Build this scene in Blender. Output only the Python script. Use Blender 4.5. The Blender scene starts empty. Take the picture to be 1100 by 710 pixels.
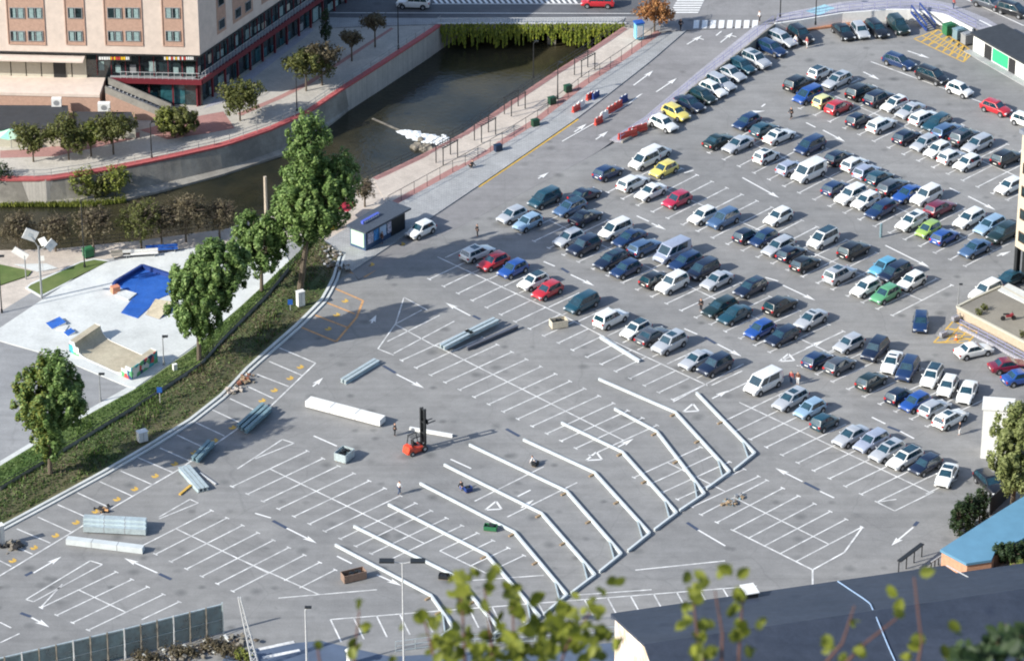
import bpy, bmesh, math, random
from mathutils import Vector, Matrix
random.seed(7)
R = math.radians
SC = bpy.context.scene
COL = SC.collection
# ------------------------------------------------------------------ camera
FPX = 4300.0; PITCH = R(28.5); DIST = 483.0
CAMH = DIST*math.sin(PITCH); CAMY = -DIST*math.cos(PITCH)
fw = Vector((0, math.cos(PITCH), -math.sin(PITCH))); up = Vector((0, math.sin(PITCH), math.cos(PITCH)))
CP = Vector((0, CAMY, CAMH))
cam = bpy.data.cameras.new('camera'); camo = bpy.data.objects.new('camera', cam); COL.objects.link(camo)
camo.location = CP; camo.rotation_euler = (math.pi/2-PITCH, 0, 0)
cam.sensor_width = 36; cam.lens = 36*FPX/1100; cam.clip_end = 6000; cam.clip_start = 0.5
cam.dof.use_dof = True; cam.dof.focus_distance = 470; cam.dof.aperture_fstop = 6.5
SC.camera = camo
def ray(px, py): return (fw*FPX + Vector((1,0,0))*(px-550) + up*(355-py)).normalized()
def W(px, py, z=0.0):
    r = ray(px, py); t = (z-CP.z)/r.z; p = CP+r*t
    return Vector((p.x, p.y, z))
def HT(x, y):
    t = min(1, max(0, (y-46)/40.0)); return 1.5*t*t*(3-2*t)
def WH(px, py, dz=0.0):
    z = 0
    for _ in range(8):
        p = W(px, py, z+dz); z = HT(p.x, p.y)
    return Vector((p.x, p.y, z+dz))
def RAY(px, py, d): return CP + ray(px, py)*d
def onplane(px, py, A, B):      # pixel -> (metres along AB, z) on the vertical plane through A and B
    d = (B-A); d.z = 0; d.normalize(); n = Vector((-d.y, d.x, 0)); r = ray(px, py)
    t = (A-CP).dot(n)/r.dot(n); p = CP+r*t
    return (p-A).dot(d), p.z
# ------------------------------------------------------------------ materials
def nodes(name):
    m = bpy.data.materials.new(name); m.use_nodes = True; nt = m.node_tree
    return m, nt, nt.nodes['Principled BSDF']
def mat(name, col, rough=.6, metal=0, var=.12, scale=3.0, bump=0.0, bscale=30, coat=0, spec=.5, col2=None, emit=0):
    m, nt, b = nodes(name)
    b.inputs['Roughness'].default_value = rough; b.inputs['Metallic'].default_value = metal
    b.inputs['Coat Weight'].default_value = coat; b.inputs['Coat Roughness'].default_value = .05
    b.inputs['Specular IOR Level'].default_value = spec
    tc = nt.nodes.new('ShaderNodeTexCoord'); n = nt.nodes.new('ShaderNodeTexNoise'); n.inputs['Scale'].default_value = scale
    n.inputs['Detail'].default_value = 6; n.inputs['Roughness'].default_value = .65
    nt.links.new(tc.outputs['Object'], n.inputs['Vector'])
    r = nt.nodes.new('ShaderNodeValToRGB'); c = col[:3]; d = col2 or tuple(max(0, v*(1-var)) for v in c)
    u = tuple(min(1, v*(1+var)) for v in c)
    r.color_ramp.elements[0].color = (*d, 1); r.color_ramp.elements[0].position = .35
    r.color_ramp.elements[1].color = (*u, 1); r.color_ramp.elements[1].position = .65
    nt.links.new(n.outputs['Fac'], r.inputs['Fac']); nt.links.new(r.outputs['Color'], b.inputs['Base Color'])
    if bump:
        n2 = nt.nodes.new('ShaderNodeTexNoise'); n2.inputs['Scale'].default_value = bscale; n2.inputs['Detail'].default_value = 4
        nt.links.new(tc.outputs['Object'], n2.inputs['Vector'])
        bp = nt.nodes.new('ShaderNodeBump'); bp.inputs['Strength'].default_value = bump; bp.inputs['Distance'].default_value = .1
        nt.links.new(n2.outputs['Fac'], bp.inputs['Height']); nt.links.new(bp.outputs['Normal'], b.inputs['Normal'])
    return m
def ground_mat(name, base, patch, stain, rough=.85, s1=.035, s2=.35, bw=None, streak=True):
    """worn ground: broad patches, medium mottling, fine grain, small dark stains, tyre streaks"""
    m, nt, b = nodes(name); L = nt.links.new
    b.inputs['Roughness'].default_value = rough; b.inputs['Specular IOR Level'].default_value = .3
    tc = nt.nodes.new('ShaderNodeTexCoord')
    def noise(sc, det=5, ro=.6, vec=None):
        n = nt.nodes.new('ShaderNodeTexNoise'); n.inputs['Scale'].default_value = sc; n.inputs['Detail'].default_value = det
        n.inputs['Roughness'].default_value = ro; L(vec or tc.outputs['Object'], n.inputs['Vector']); return n.outputs['Fac']
    def ramp(f, p0, p1, c0, c1):
        r = nt.nodes.new('ShaderNodeValToRGB'); e = r.color_ramp.elements
        e[0].position = p0; e[1].position = p1; e[0].color = (*c0, 1); e[1].color = (*c1, 1); L(f, r.inputs['Fac']); return r.outputs['Color']
    def mix(f, a, c, mode='MIX'):
        x = nt.nodes.new('ShaderNodeMix'); x.data_type = 'RGBA'; x.blend_type = mode
        if isinstance(f, float): x.inputs[0].default_value = f
        else: L(f, x.inputs[0])
        L(a, x.inputs[6]); L(c, x.inputs[7]); return x.outputs[2]
    c = ramp(noise(s1, 4), .38, .62, base, patch)
    c = mix(1.0, c, ramp(noise(s2, 8, .75), .3, .7, (.82,)*3, (1.12,)*3), 'MULTIPLY')
    c = mix(1.0, c, ramp(noise(5.5, 3, .8), .3, .7, (.88,)*3, (1.1,)*3), 'MULTIPLY')
    if streak:
        vp = nt.nodes.new('ShaderNodeTexVoronoi'); vp.distance = 'CHEBYCHEV'; vp.inputs['Scale'].default_value = .075
        mr = nt.nodes.new('ShaderNodeMapping'); mr.inputs['Rotation'].default_value = (0, 0, R(45)); L(tc.outputs['Object'], mr.inputs['Vector']); L(mr.outputs['Vector'], vp.inputs['Vector'])
        sc_ = nt.nodes.new('ShaderNodeSeparateColor'); L(vp.outputs['Color'], sc_.inputs[0]); c = mix(1.0, c, ramp(sc_.outputs[0], 0, 1, (.95,)*3, (1.04,)*3), 'MULTIPLY')
        v3 = nt.nodes.new('ShaderNodeTexVoronoi'); v3.inputs['Scale'].default_value = .5; L(tc.outputs['Object'], v3.inputs['Vector']); s3 = nt.nodes.new('ShaderNodeSeparateColor'); L(v3.outputs['Color'], s3.inputs[0])
        m3 = nt.nodes.new('ShaderNodeMath'); m3.operation = 'MULTIPLY'; L(ramp(v3.outputs['Distance'], .06, .3, (.8,)*3, (0,)*3), m3.inputs[0]); L(ramp(s3.outputs[1], .74, .95, (0,)*3, (.75,)*3), m3.inputs[1])
        c = mix(m3.outputs[0], c, ramp(noise(.2), .4, .6, stain, stain))
        mp = nt.nodes.new('ShaderNodeMapping'); mp.inputs['Rotation'].default_value = (0, 0, R(45)); mp.inputs['Scale'].default_value = (.03, .9, 1)
        L(tc.outputs['Object'], mp.inputs['Vector'])
        c = mix(1.0, c, ramp(noise(1, 3, .6, mp.outputs['Vector']), .3, .62, (.9,)*3, (1.04,)*3), 'MULTIPLY')
        v = nt.nodes.new('ShaderNodeTexVoronoi'); v.inputs['Scale'].default_value = .22; L(tc.outputs['Object'], v.inputs['Vector'])
        c = mix(ramp(v.outputs['Distance'], .03, .2, (.6,)*3, (0,)*3), c, ramp(noise(.2), .4, .6, stain, stain))
        # fine dark cracks
        v2 = nt.nodes.new('ShaderNodeTexVoronoi'); v2.feature = 'DISTANCE_TO_EDGE'; v2.inputs['Scale'].default_value = .07
        nz = nt.nodes.new('ShaderNodeTexNoise'); nz.inputs['Scale'].default_value = .3; L(tc.outputs['Object'], nz.inputs['Vector'])
        mx = nt.nodes.new('ShaderNodeMix'); mx.data_type = 'RGBA'; mx.blend_type = 'ADD'; mx.inputs[0].default_value = 3.0
        L(tc.outputs['Object'], mx.inputs[6]); L(nz.outputs['Color'], mx.inputs[7]); L(mx.outputs[2], v2.inputs['Vector'])
        c = mix(ramp(v2.outputs['Distance'], .0, .006, (.2,)*3, (0,)*3), c, ramp(noise(.2), .4, .6, stain, stain))
    if bw:
        br = nt.nodes.new('ShaderNodeTexBrick'); br.inputs['Scale'].default_value = bw; br.inputs['Mortar Size'].default_value = .03
        br.inputs['Color1'].default_value = (1, 1, 1, 1); br.inputs['Color2'].default_value = (.86, .86, .86, 1); br.inputs['Mortar'].default_value = (.7, .7, .7, 1)
        L(tc.outputs['Object'], br.inputs['Vector']); c = mix(1.0, c, br.outputs['Color'], 'MULTIPLY')
    L(c, b.inputs['Base Color'])
    bp = nt.nodes.new('ShaderNodeBump'); bp.inputs['Strength'].default_value = .25; bp.inputs['Distance'].default_value = .05
    L(noise(8, 4), bp.inputs['Height']); L(bp.outputs['Normal'], b.inputs['Normal'])
    return m
def leafmat(name, c1, c2, c3, scale=1.2, trans=.25):
    m, nt, b = nodes(name); L = nt.links.new
    g = nt.nodes.new('ShaderNodeNewGeometry'); tc = nt.nodes.new('ShaderNodeTexCoord')
    n = nt.nodes.new('ShaderNodeTexNoise'); n.inputs['Scale'].default_value = scale; n.inputs['Detail'].default_value = 3
    L(tc.outputs['Object'], n.inputs['Vector'])
    a = nt.nodes.new('ShaderNodeMath'); a.operation = 'ADD'
    mu = nt.nodes.new('ShaderNodeMath'); mu.operation = 'MULTIPLY'; mu.inputs[1].default_value = .5
    L(g.outputs['Random Per Island'], mu.inputs[0]); L(mu.outputs[0], a.inputs[0])
    mu2 = nt.nodes.new('ShaderNodeMath'); mu2.operation = 'MULTIPLY'; mu2.inputs[1].default_value = .6
    L(n.outputs['Fac'], mu2.inputs[0]); L(mu2.outputs[0], a.inputs[1])
    r = nt.nodes.new('ShaderNodeValToRGB'); e = r.color_ramp.elements; e[0].position = .25; e[0].color = (*c1, 1)
    e[1].position = .85; e[1].color = (*c3, 1); k = e.new(.55); k.color = (*c2, 1)
    L(a.outputs[0], r.inputs['Fac']); L(r.outputs['Color'], b.inputs['Base Color']); b.inputs['Roughness'].default_value = .55
    b.inputs['Specular IOR Level'].default_value = .3
    t = nt.nodes.new('ShaderNodeBsdfTranslucent'); L(r.outputs['Color'], t.inputs['Color'])
    ms = nt.nodes.new('ShaderNodeMixShader'); ms.inputs[0].default_value = trans
    L(b.outputs[0], ms.inputs[1]); L(t.outputs[0], ms.inputs[2]); L(ms.outputs[0], nt.nodes['Material Output'].inputs['Surface'])
    return m
M = {}
M['asphalt'] = ground_mat('asphalt', (.238, .238, .238), (.272, .269, .264), (.085, .09, .092))
M['asphalt2'] = ground_mat('dark_asphalt', (.11, .115, .125), (.14, .14, .15), (.05, .05, .05))
M['street'] = ground_mat('street_asphalt', (.235, .23, .235), (.27, .265, .265), (.1, .1, .1))
M['park_asphalt'] = ground_mat('park_asphalt', (.26, .265, .275), (.32, .325, .33), (.15, .15, .15))
M['earth'] = ground_mat('earth', (.2, .19, .17), (.25, .235, .2), (.1, .1, .1), streak=False)
M['conc'] = ground_mat('pale_concrete', (.55, .57, .56), (.63, .65, .64), (.4, .4, .4), streak=False)
M['walk'] = ground_mat('grey_paving', (.36, .37, .38), (.43, .435, .44), (.2, .2, .2), bw=.8, streak=False)
M['lav'] = ground_mat('lavender_paving', (.38, .38, .43), (.46, .45, .5), (.2, .2, .2), bw=.8, streak=False)
M['sand'] = ground_mat('sandy_paving', (.56, .49, .43), (.64, .57, .5), (.3, .3, .3), bw=1.2, streak=False)
M['cream'] = ground_mat('cream_paving', (.47, .44, .4), (.56, .53, .48), (.3, .3, .3), bw=1.2, streak=False)
M['pink'] = ground_mat('red_paving', (.4, .21, .19), (.46, .26, .24), (.2, .1, .1), bw=2, streak=False)
M['grass'] = ground_mat('grass', (.08, .14, .035), (.14, .18, .06), (.05, .06, .03), s1=.12, s2=.8, streak=False)
M['scrub'] = ground_mat('scrub_grass', (.07, .1, .035), (.14, .125, .07), (.07, .06, .04), s1=.1, s2=.8, streak=False)
M['stone'] = ground_mat('stone_wall', (.24, .225, .2), (.36, .34, .3), (.1, .1, .1), s1=.25, s2=1.3, streak=False)
M['white'] = mat('white_paint_line', (.74, .74, .73), .7, var=.1, scale=.8, col2=(.42, .42, .42))
M['yellow'] = mat('yellow_paint_line', (.6, .38, .08), .7, var=.15, scale=2)
M['orange'] = mat('orange_paint_line', (.55, .3, .13), .7, var=.2, scale=2)
M['darkstroke'] = mat('dark_blue_stroke', (.05, .07, .12), .7)
M['steelw'] = mat('white_steel', (.56, .6, .61), .4, var=.08, scale=1)
M['galv'] = mat('galvanised_steel', (.5, .58, .6), .38, .3, var=.15, scale=2)
M['teal'] = mat('teal_primer_steel', (.2, .3, .34), .4, .2, var=.2, scale=2)
M['black'] = mat('black_rubber', (.02, .02, .022), .8)
M['dark'] = mat('dark_metal', (.03, .033, .036), .5, .3)
M['grey'] = mat('grey_metal', (.3, .31, .32), .5, .2)
M['lgrey'] = mat('light_grey_metal', (.55, .56, .57), .5, .1)
M['red'] = mat('red_paint', (.55, .06, .04), .4, coat=.5)
M['dred'] = mat('dark_red_paint', (.16, .02, .03), .5)
M['beige'] = mat('beige_panel', (.65, .55, .48), .8, var=.08, scale=.9)
M['salmon'] = mat('salmon_brick', (.46, .3, .23), .85, var=.1, scale=3)
M['glass'] = mat('window_glass', (.02, .035, .04), .06, spec=.9, var=.5, scale=1.5)
M['tealglass'] = mat('teal_glass', (.03, .11, .13), .1, spec=.9, var=.4, scale=2)
M['curt'] = mat('curtain', (.26, .36, .36), .8, var=.3, scale=6)
M['cream2'] = mat('cream_shutter', (.5, .48, .4), .7, var=.05)
M['roofblk'] = mat('black_roofing', (.035, .04, .048), .7, var=.15, scale=1.2, bump=.1)
M['roofblue'] = ground_mat('slate_blue_roofing', (.036, .047, .072), (.048, .06, .088), (.02, .028, .05), rough=.6, s1=.12, s2=1.1)
M['blue'] = ground_mat('blue_paint', (.02, .1, .4), (.035, .13, .46), (.03, .05, .15), rough=.5, s1=.3, s2=1.5)
M['dblue'] = mat('dark_blue_paint', (.02, .05, .2), .5)
M['cyanroof'] = mat('light_blue_roof', (.12, .27, .39), .5, var=.07, scale=.5)
M['wood'] = mat('wood', (.3, .22, .14), .8, var=.2)
M['bark'] = mat('bark', (.12, .095, .07), .9, var=.3, scale=4, bump=.5)
M['green'] = mat('green_paint', (.03, .16, .07), .5)
M['brightgreen'] = mat('bright_green_poster', (.04, .45, .2), .5, var=.06)
M['palegreen'] = mat('pale_green_panel', (.5, .68, .52), .6, var=.05)
M['yellowp'] = mat('yellow_plastic', (.8, .5, .03), .4)
M['whitep'] = mat('white_painted', (.75, .75, .73), .5, var=.06)
M['plywood'] = ground_mat('plywood_ramp', (.42, .37, .28), (.5, .45, .34), (.2, .17, .12), rough=.6, s1=.3, s2=1.5)
M['skin'] = mat('skin', (.5, .3, .22), .6)
M['hair'] = mat('hair', (.03, .02, .015), .7)
M['plaster'] = mat('stained_plaster', (.74, .72, .68), .8, scale=.5, col2=(.52, .36, .22), var=.1)
M['foam'] = mat('white_water', (.75, .78, .8), .6, var=.15, scale=3, bump=.6, bscale=6)
M['rock'] = mat('rock', (.2, .18, .15), .9, var=.35, scale=1.5, bump=.8, bscale=3)
M['lavrail'] = mat('lavender_rail', (.3, .3, .5), .5)
M['graf'] = None
def graffiti():
    m, nt, b = nodes('graffiti_paint'); L = nt.links.new
    tc = nt.nodes.new('ShaderNodeTexCoord'); v = nt.nodes.new('ShaderNodeTexVoronoi'); v.inputs['Scale'].default_value = 1.6
    L(tc.outputs['Object'], v.inputs['Vector']); r = nt.nodes.new('ShaderNodeValToRGB'); r.color_ramp.interpolation = 'CONSTANT'
    cols = [(.6, .6, .58), (.05, .35, .38), (.5, .06, .06), (.03, .04, .12), (.1, .35, .15), (.65, .65, .6)]
    e = r.color_ramp.elements; e[0].color = (*cols[0], 1); e[1].position = .9; e[1].color = (*cols[5], 1)
    for i in range(1, 5): k = e.new(i*.19); k.color = (*cols[i], 1)
    s = nt.nodes.new('ShaderNodeSeparateColor'); L(v.outputs['Color'], s.inputs[0]); L(s.outputs[0], r.inputs['Fac'])
    L(r.outputs['Color'], b.inputs['Base Color']); b.inputs['Roughness'].default_value = .6; return m
M['graf'] = graffiti()
def watermat():
    m, nt, b = nodes('river_water'); L = nt.links.new
    b.inputs['Roughness'].default_value = .12; b.inputs['Specular IOR Level'].default_value = .4
    tc = nt.nodes.new('ShaderNodeTexCoord'); n = nt.nodes.new('ShaderNodeTexNoise'); n.inputs['Scale'].default_value = .09; n.inputs['Detail'].default_value = 7
    L(tc.outputs['Object'], n.inputs['Vector']); r = nt.nodes.new('ShaderNodeValToRGB'); e = r.color_ramp.elements
    e[0].position = .35; e[0].color = (.015, .017, .012, 1); e[1].position = .7; e[1].color = (.06, .052, .028, 1)
    L(n.outputs['Fac'], r.inputs['Fac']); L(r.outputs['Color'], b.inputs['Base Color'])
    n2 = nt.nodes.new('ShaderNodeTexNoise'); n2.inputs['Scale'].default_value = 1.6; n2.inputs['Detail'].default_value = 4; L(tc.outputs['Object'], n2.inputs['Vector'])
    bp = nt.nodes.new('ShaderNodeBump'); bp.inputs['Strength'].default_value = .35; bp.inputs['Distance'].default_value = .15
    L(n2.outputs['Fac'], bp.inputs['Height']); L(bp.outputs['Normal'], b.inputs['Normal']); return m
M['water'] = watermat()
M['leafdark'] = leafmat('dark_green_leaves', (.055, .105, .025), (.12, .2, .055), (.27, .37, .12), .5)
M['leafolive'] = leafmat('olive_leaves', (.055, .065, .018), (.1, .115, .03), (.18, .185, .06), .8)
M['leafyel'] = leafmat('yellow_green_leaves', (.08, .11, .02), (.17, .2, .04), (.28, .3, .07), .6)
M['leafbrown'] = leafmat('brown_leaves', (.07, .06, .038), (.12, .1, .06), (.18, .15, .09), .8)
M['leaforange'] = leafmat('orange_leaves', (.2, .08, .03), (.32, .14, .05), (.42, .22, .08), .8)
M['leafpale'] = leafmat('pale_green_leaves', (.1, .13, .04), (.2, .23, .08), (.33, .36, .15), .7)
M['leafconif'] = leafmat('conifer_leaves', (.012, .03, .012), (.03, .055, .02), (.05, .08, .03), 1)
M['leaffg'] = leafmat('near_leaves', (.07, .09, .01), (.15, .18, .02), (.3, .32, .05), 9, .45)
# ------------------------------------------------------------------ object helpers
class MB:
    def __init__(s): s.v = []; s.f = []; s.m = []; s.mi = 0
    def face(s, pts):
        i = len(s.v); s.v += [tuple(p) for p in pts]; s.f.append(list(range(i, i+len(pts)))); s.m.append(s.mi)
    def box(s, c, d, rz=0, tilt=None):
        cx, cy, cz = c; x, y, z = d[0]/2, d[1]/2, d[2]/2; i = len(s.v); mt = Matrix.Rotation(rz, 3, 'Z')
        if tilt is not None: mt = mt @ Matrix.Rotation(tilt[1], 3, tilt[0])
        for a in (-1, 1):
            for b in (-1, 1):
                for e in (-1, 1):
                    p = mt @ Vector((a*x, b*y, e*z)); s.v.append((cx+p.x, cy+p.y, cz+p.z))
        for q in ((0,1,3,2),(4,6,7,5),(0,4,5,1),(2,3,7,6),(0,2,6,4),(1,5,7,3)): s.f.append([i+k for k in q]); s.m.append(s.mi)
    def bar(s, a, b, w, h=None, flat=True):
        a = Vector(a); b = Vector(b); h = h or w; d = (b-a)
        if d.length < 1e-6: return
        z = Vector((0, 0, 1)); dn = d.normalized()
        sd = dn.cross(z) if abs(dn.z) < .99 else Vector((1, 0, 0)); sd.normalize(); u = sd.cross(dn)
        i = len(s.v)
        for p in (a, b):
            for q, r in ((-1,-1),(1,-1),(1,1),(-1,1)): s.v.append(tuple(p+sd*q*w/2+u*r*h/2))
        for q in ((0,1,2,3),(7,6,5,4),(0,4,5,1),(1,5,6,2),(2,6,7,3),(3,7,4,0)): s.f.append([i+k for k in q]); s.m.append(s.mi)
    def tube(s, a, b, r0, r1=None, n=8, cap=True):
        a = Vector(a); b = Vector(b); r1 = r0 if r1 is None else r1; dn = (b-a).normalized()
        t = Vector((0, 0, 1)) if abs(dn.z) < .9 else Vector((1, 0, 0)); sd = dn.cross(t).normalized(); u = sd.cross(dn)
        i = len(s.v)
        for p, r in ((a, r0), (b, r1)):
            for k in range(n): an = 2*math.pi*k/n; s.v.append(tuple(p+sd*math.cos(an)*r+u*math.sin(an)*r))
        for k in range(n): s.f.append([i+k, i+(k+1) % n, i+n+(k+1) % n, i+n+k]); s.m.append(s.mi)
        if cap: s.f.append([i+k for k in range(n)][::-1]); s.m.append(s.mi); s.f.append([i+n+k for k in range(n)]); s.m.append(s.mi)
    def prism(s, pts, z0, z1):
        pts = [Vector((p[0], p[1])) for p in pts]
        ar = sum(pts[k].x*pts[(k+1) % len(pts)].y-pts[(k+1) % len(pts)].x*pts[k].y for k in range(len(pts)))
        if ar < 0: pts = pts[::-1]
        i = len(s.v); n = len(pts)
        for z in (z0, z1):
            for p in pts: s.v.append((p.x, p.y, z))
        s.f.append([i+k for k in range(n)][::-1]); s.m.append(s.mi); s.f.append([i+n+k for k in range(n)]); s.m.append(s.mi)
        for k in range(n): s.f.append([i+k, i+(k+1) % n, i+n+(k+1) % n, i+n+k]); s.m.append(s.mi)
    def build(s, name, mats, parent=None, smooth=False, loc=None):
        me = bpy.data.meshes.new(name); me.from_pydata(s.v, [], s.f)
        for m in (mats if isinstance(mats, (list, tuple)) else [mats]): me.materials.append(m)
        me.polygons.foreach_set('material_index', s.m)
        if smooth: me.polygons.foreach_set('use_smooth', [True]*len(s.f)); me.set_sharp_from_angle(angle=R(35))
        me.update(); o = bpy.data.objects.new(name, me); COL.objects.link(o)
        if parent: o.parent = parent
        if loc is not None: o.location = loc
        return o
def tag(o, label=None, cat=None, group=None, kind=None):
    if label: o['label'] = label
    if cat: o['category'] = cat
    if group: o['group'] = group
    if kind: o['kind'] = kind
    return o
def thing(name, loc, rz, label, cat, group=None):
    o = bpy.data.objects.new(name, None); COL.objects.link(o); o.location = loc; o.rotation_euler = (0, 0, rz); o.empty_display_size = .3
    return tag(o, label, cat, group)
def struct(mb, name, m): return tag(mb.build(name, m), kind='structure')
def copytree(o, parent=None):
    c = o.copy(); COL.objects.link(c)
    if parent: c.parent = parent
    for ch in o.children:
        if not ch.name.startswith('sunroof'): copytree(ch, c)
    return c
def resample(pl, n):
    pl = [Vector(p) for p in pl]; d = [0]
    for a, b in zip(pl, pl[1:]): d.append(d[-1]+(b-a).length)
    out = []
    for k in range(n+1):
        t = d[-1]*k/n; i = 0
        while i < len(d)-2 and d[i+1] < t: i += 1
        f = (t-d[i])/max(1e-9, d[i+1]-d[i]); out.append(pl[i].lerp(pl[i+1], f))
    return out
# ------------------------------------------------------------------ ground, river, promenades, streets
WZ = -2.2
def flat(name, px, z, m, z0=None, kind=True):
    mb = MB(); pts = [W(a, b, z) for a, b in px]
    if z0 is None: mb.face([(p.x, p.y, z) for p in (pts if area(pts) > 0 else pts[::-1])])
    else: mb.prism(pts, z0, z)
    o = mb.build(name, m)
    if kind: tag(o, kind='structure')
    return o
def area(p): return sum(p[k].x*p[(k+1) % len(p)].y-p[(k+1) % len(p)].x*p[k].y for k in range(len(p)))
LB = [(-60, 191), (0, 193), (49, 193), (97, 186), (146, 177), (194, 167), (243, 156), (292, 139), (330, 122), (364, 99), (411, 69), (460, 37), (474, 27)]
lbw = [W(a, b, 1.5) for a, b in LB]
RB = [(-60, 270), (60, 267), (150, 258), (240, 246), (300, 228), (350, 210), (400, 191), (449, 168), (497, 143), (546, 110), (594, 78), (640, 49), (669, 29)]
rbw = [WH(a, b) for a, b in RB]
dirL = (lbw[-1]-lbw[-3]).normalized(); dirR = (rbw[-1]-rbw[-3]).normalized(); dirR.z = 0
Lfar = lbw[-1]+dirL*900; Rfar = rbw[-1]+dirR*900; Rfar.z = 1.5
# north bank land, carrying the building
mb = MB(); pts = [Vector((-1500, lbw[0].y, 0))]+lbw+[Lfar, Vector((Lfar.x, 1800, 0)), Vector((-1500, 1800, 0))]
mb.prism(pts, -6, 1.5); struct(mb, 'north_bank_ground', M['cream'])
# south land
mb = MB(); pts = [Vector((-1500, rbw[0].y, 0))]+rbw+[Rfar, Vector((1500, Rfar.y, 0)), Vector((1500, -150, 0)), Vector((-1500, -150, 0))]
mb.prism(pts, -6, -.12); struct(mb, 'ground', M['earth'])
# hillside below the camera (out of view), where the near saplings root
mb = MB(); N = 14; X = [-1500, -400, -150, -60, -20, -8, 0, 8, 20, 60, 150, 400, 1500]
prof = [(-150, -.12), (-200, 18), (-280, 70), (-340, 122), (-390, 180), (-408, 202), (-424, 219), (-450, 235), (-1800, 700)]
for (y0, z0), (y1, z1) in zip(prof, prof[1:]):
    for x0, x1 in zip(X, X[1:]): mb.face([(x0, y0, z0), (x1, y0, z0), (x1, y1, z1), (x0, y1, z1)][::-1])
struct(mb, 'hillside', M['scrub'])
# water
mb = MB(); mb.face([(-1500, -200, WZ), (800, -200, WZ), (800, 1800, WZ), (-1500, 1800, WZ)]); struct(mb, 'river_water', M['water'])
mb = MB(); mb.face([(-1800, -2500, -6.2), (2500, -2500, -6.2), (2500, 2500, -6.2), (-1800, 2500, -6.2)]); struct(mb, 'valley_floor', M['earth'])
def ribbon(name, A, B, m, n=40, dz=0.0, skirt=None, f=WH, kind=True):
    mb = MB(); a = [f(p.x, p.y, dz) for p in resample(A, n)]; b = [f(p.x, p.y, dz) for p in resample(B, n)]
    for k in range(n):
        q = [a[k], a[k+1], b[k+1], b[k]]
        if area([Vector((p.x, p.y)) for p in q]) < 0: q = q[::-1]
        mb.face(q)
        if skirt is not None:
            for s in (a, b): mb.face([s[k], s[k+1], Vector((s[k+1].x, s[k+1].y, skirt)), Vector((s[k].x, s[k].y, skirt))])
    for s in ((a[0], b[0]), (a[-1], b[-1])):
        if skirt is not None: mb.face([s[0], s[1], Vector((s[1].x, s[1].y, skirt)), Vector((s[0].x, s[0].y, skirt))])
    o = mb.build(name, m)
    if kind: tag(o, kind='structure')
    return o
Vz = lambda l: [Vector((a, b, 0)) for a, b in l]
def off(pl, dx, dy): return [(a+dx, b+dy) for a, b in pl]
R0 = RB[6:]; R1 = [(418, 224), (478, 191), (530, 162), (581, 130), (627, 94), (675, 62), (711, 36)]
R2 = [(378, 291), (424, 260.5), (470, 229), (513, 200), (575, 158), (620, 127), (649, 105), (700, 65), (737, 33)]
R3 = [(655, 150), (692, 126), (750, 77), (811, 28)]; R4 = [(668, 152), (694, 136), (746, 93), (798, 53), (832, 26)]
ribbon('riverside_walk', Vz(R0), Vz(R1), M['sand'], dz=.02, skirt=-3.6)
ribbon('red_paving_strip', Vz(R0), Vz(off(R0, 5, 2.5)), M['pink'], dz=.03)
ribbon('red_paving_strip', Vz(off(R1, -6, -3)), Vz(R1), M['pink'], dz=.03)
R1b = [(345, 262), (372, 245), (418, 224)]+R1[1:]
ribbon('sidewalk', Vz(R1b), Vz(R2), M['walk'], dz=.14, skirt=-.3)
ribbon('street', Vz([(378, 292), (470, 230), (575, 159), (649, 106), (700, 66), (737, 34)]), Vz([(385, 300), (520, 230), (640, 165), (692, 127), (750, 78), (811, 29)]), M['street'], dz=.012, skirt=-.3)
ribbon('pavement', Vz(R3), Vz(R4), M['lav'], dz=.15, skirt=-.3)
# yellow kerb line
ribbon('yellow_kerb_line', Vz([(513, 200.2), (575, 158.2), (620, 127.2)]), Vz([(515, 201.6), (577, 159.6), (622, 128.6)]), M['yellow'], dz=.03)
# upper plaza and bridge road
UP = [(300, -90), (345, 18), (474, 26), (669, 26), (711, 34), (737, 33), (811, 28), (832, 25), (860, 21.5), (905, 14), (955, 10.5), (981, 10.5), (1015, 15.5), (1051, 33), (1100, 60), (1200, 112), (1200, -90)]
flat('upper_road', UP, 1.51, M['street'], z0=.7)
flat('bridge_road', [(330, -60), (338, 9), (345, 19), (474, 19.5), (672, 18), (700, 18), (716, 0), (716, -60)], 1.53, M['asphalt2'])
flat('bridge_pavement', [(345, 19.2), (474, 20), (672, 18.2), (668, 26), (474, 26), (350, 30)], 1.62, M['walk'], z0=.9)
flat('upper_pavement', [(832, 24), (860, 20.5), (905, 13), (955, 10), (981, 10), (1015, 15), (1051, 32), (1100, 58), (1100, 44), (1060, 20), (1020, 4), (990, -2), (950, -2), (900, 3), (850, 13), (835, 18)], 1.6, M['lav'])
flat('blue_marking', [(865, 12), (886, 5), (897, 9), (880, 17)], 1.612, mat('light_blue_marking', (.3, .52, .6), .7, var=.2))
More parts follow.
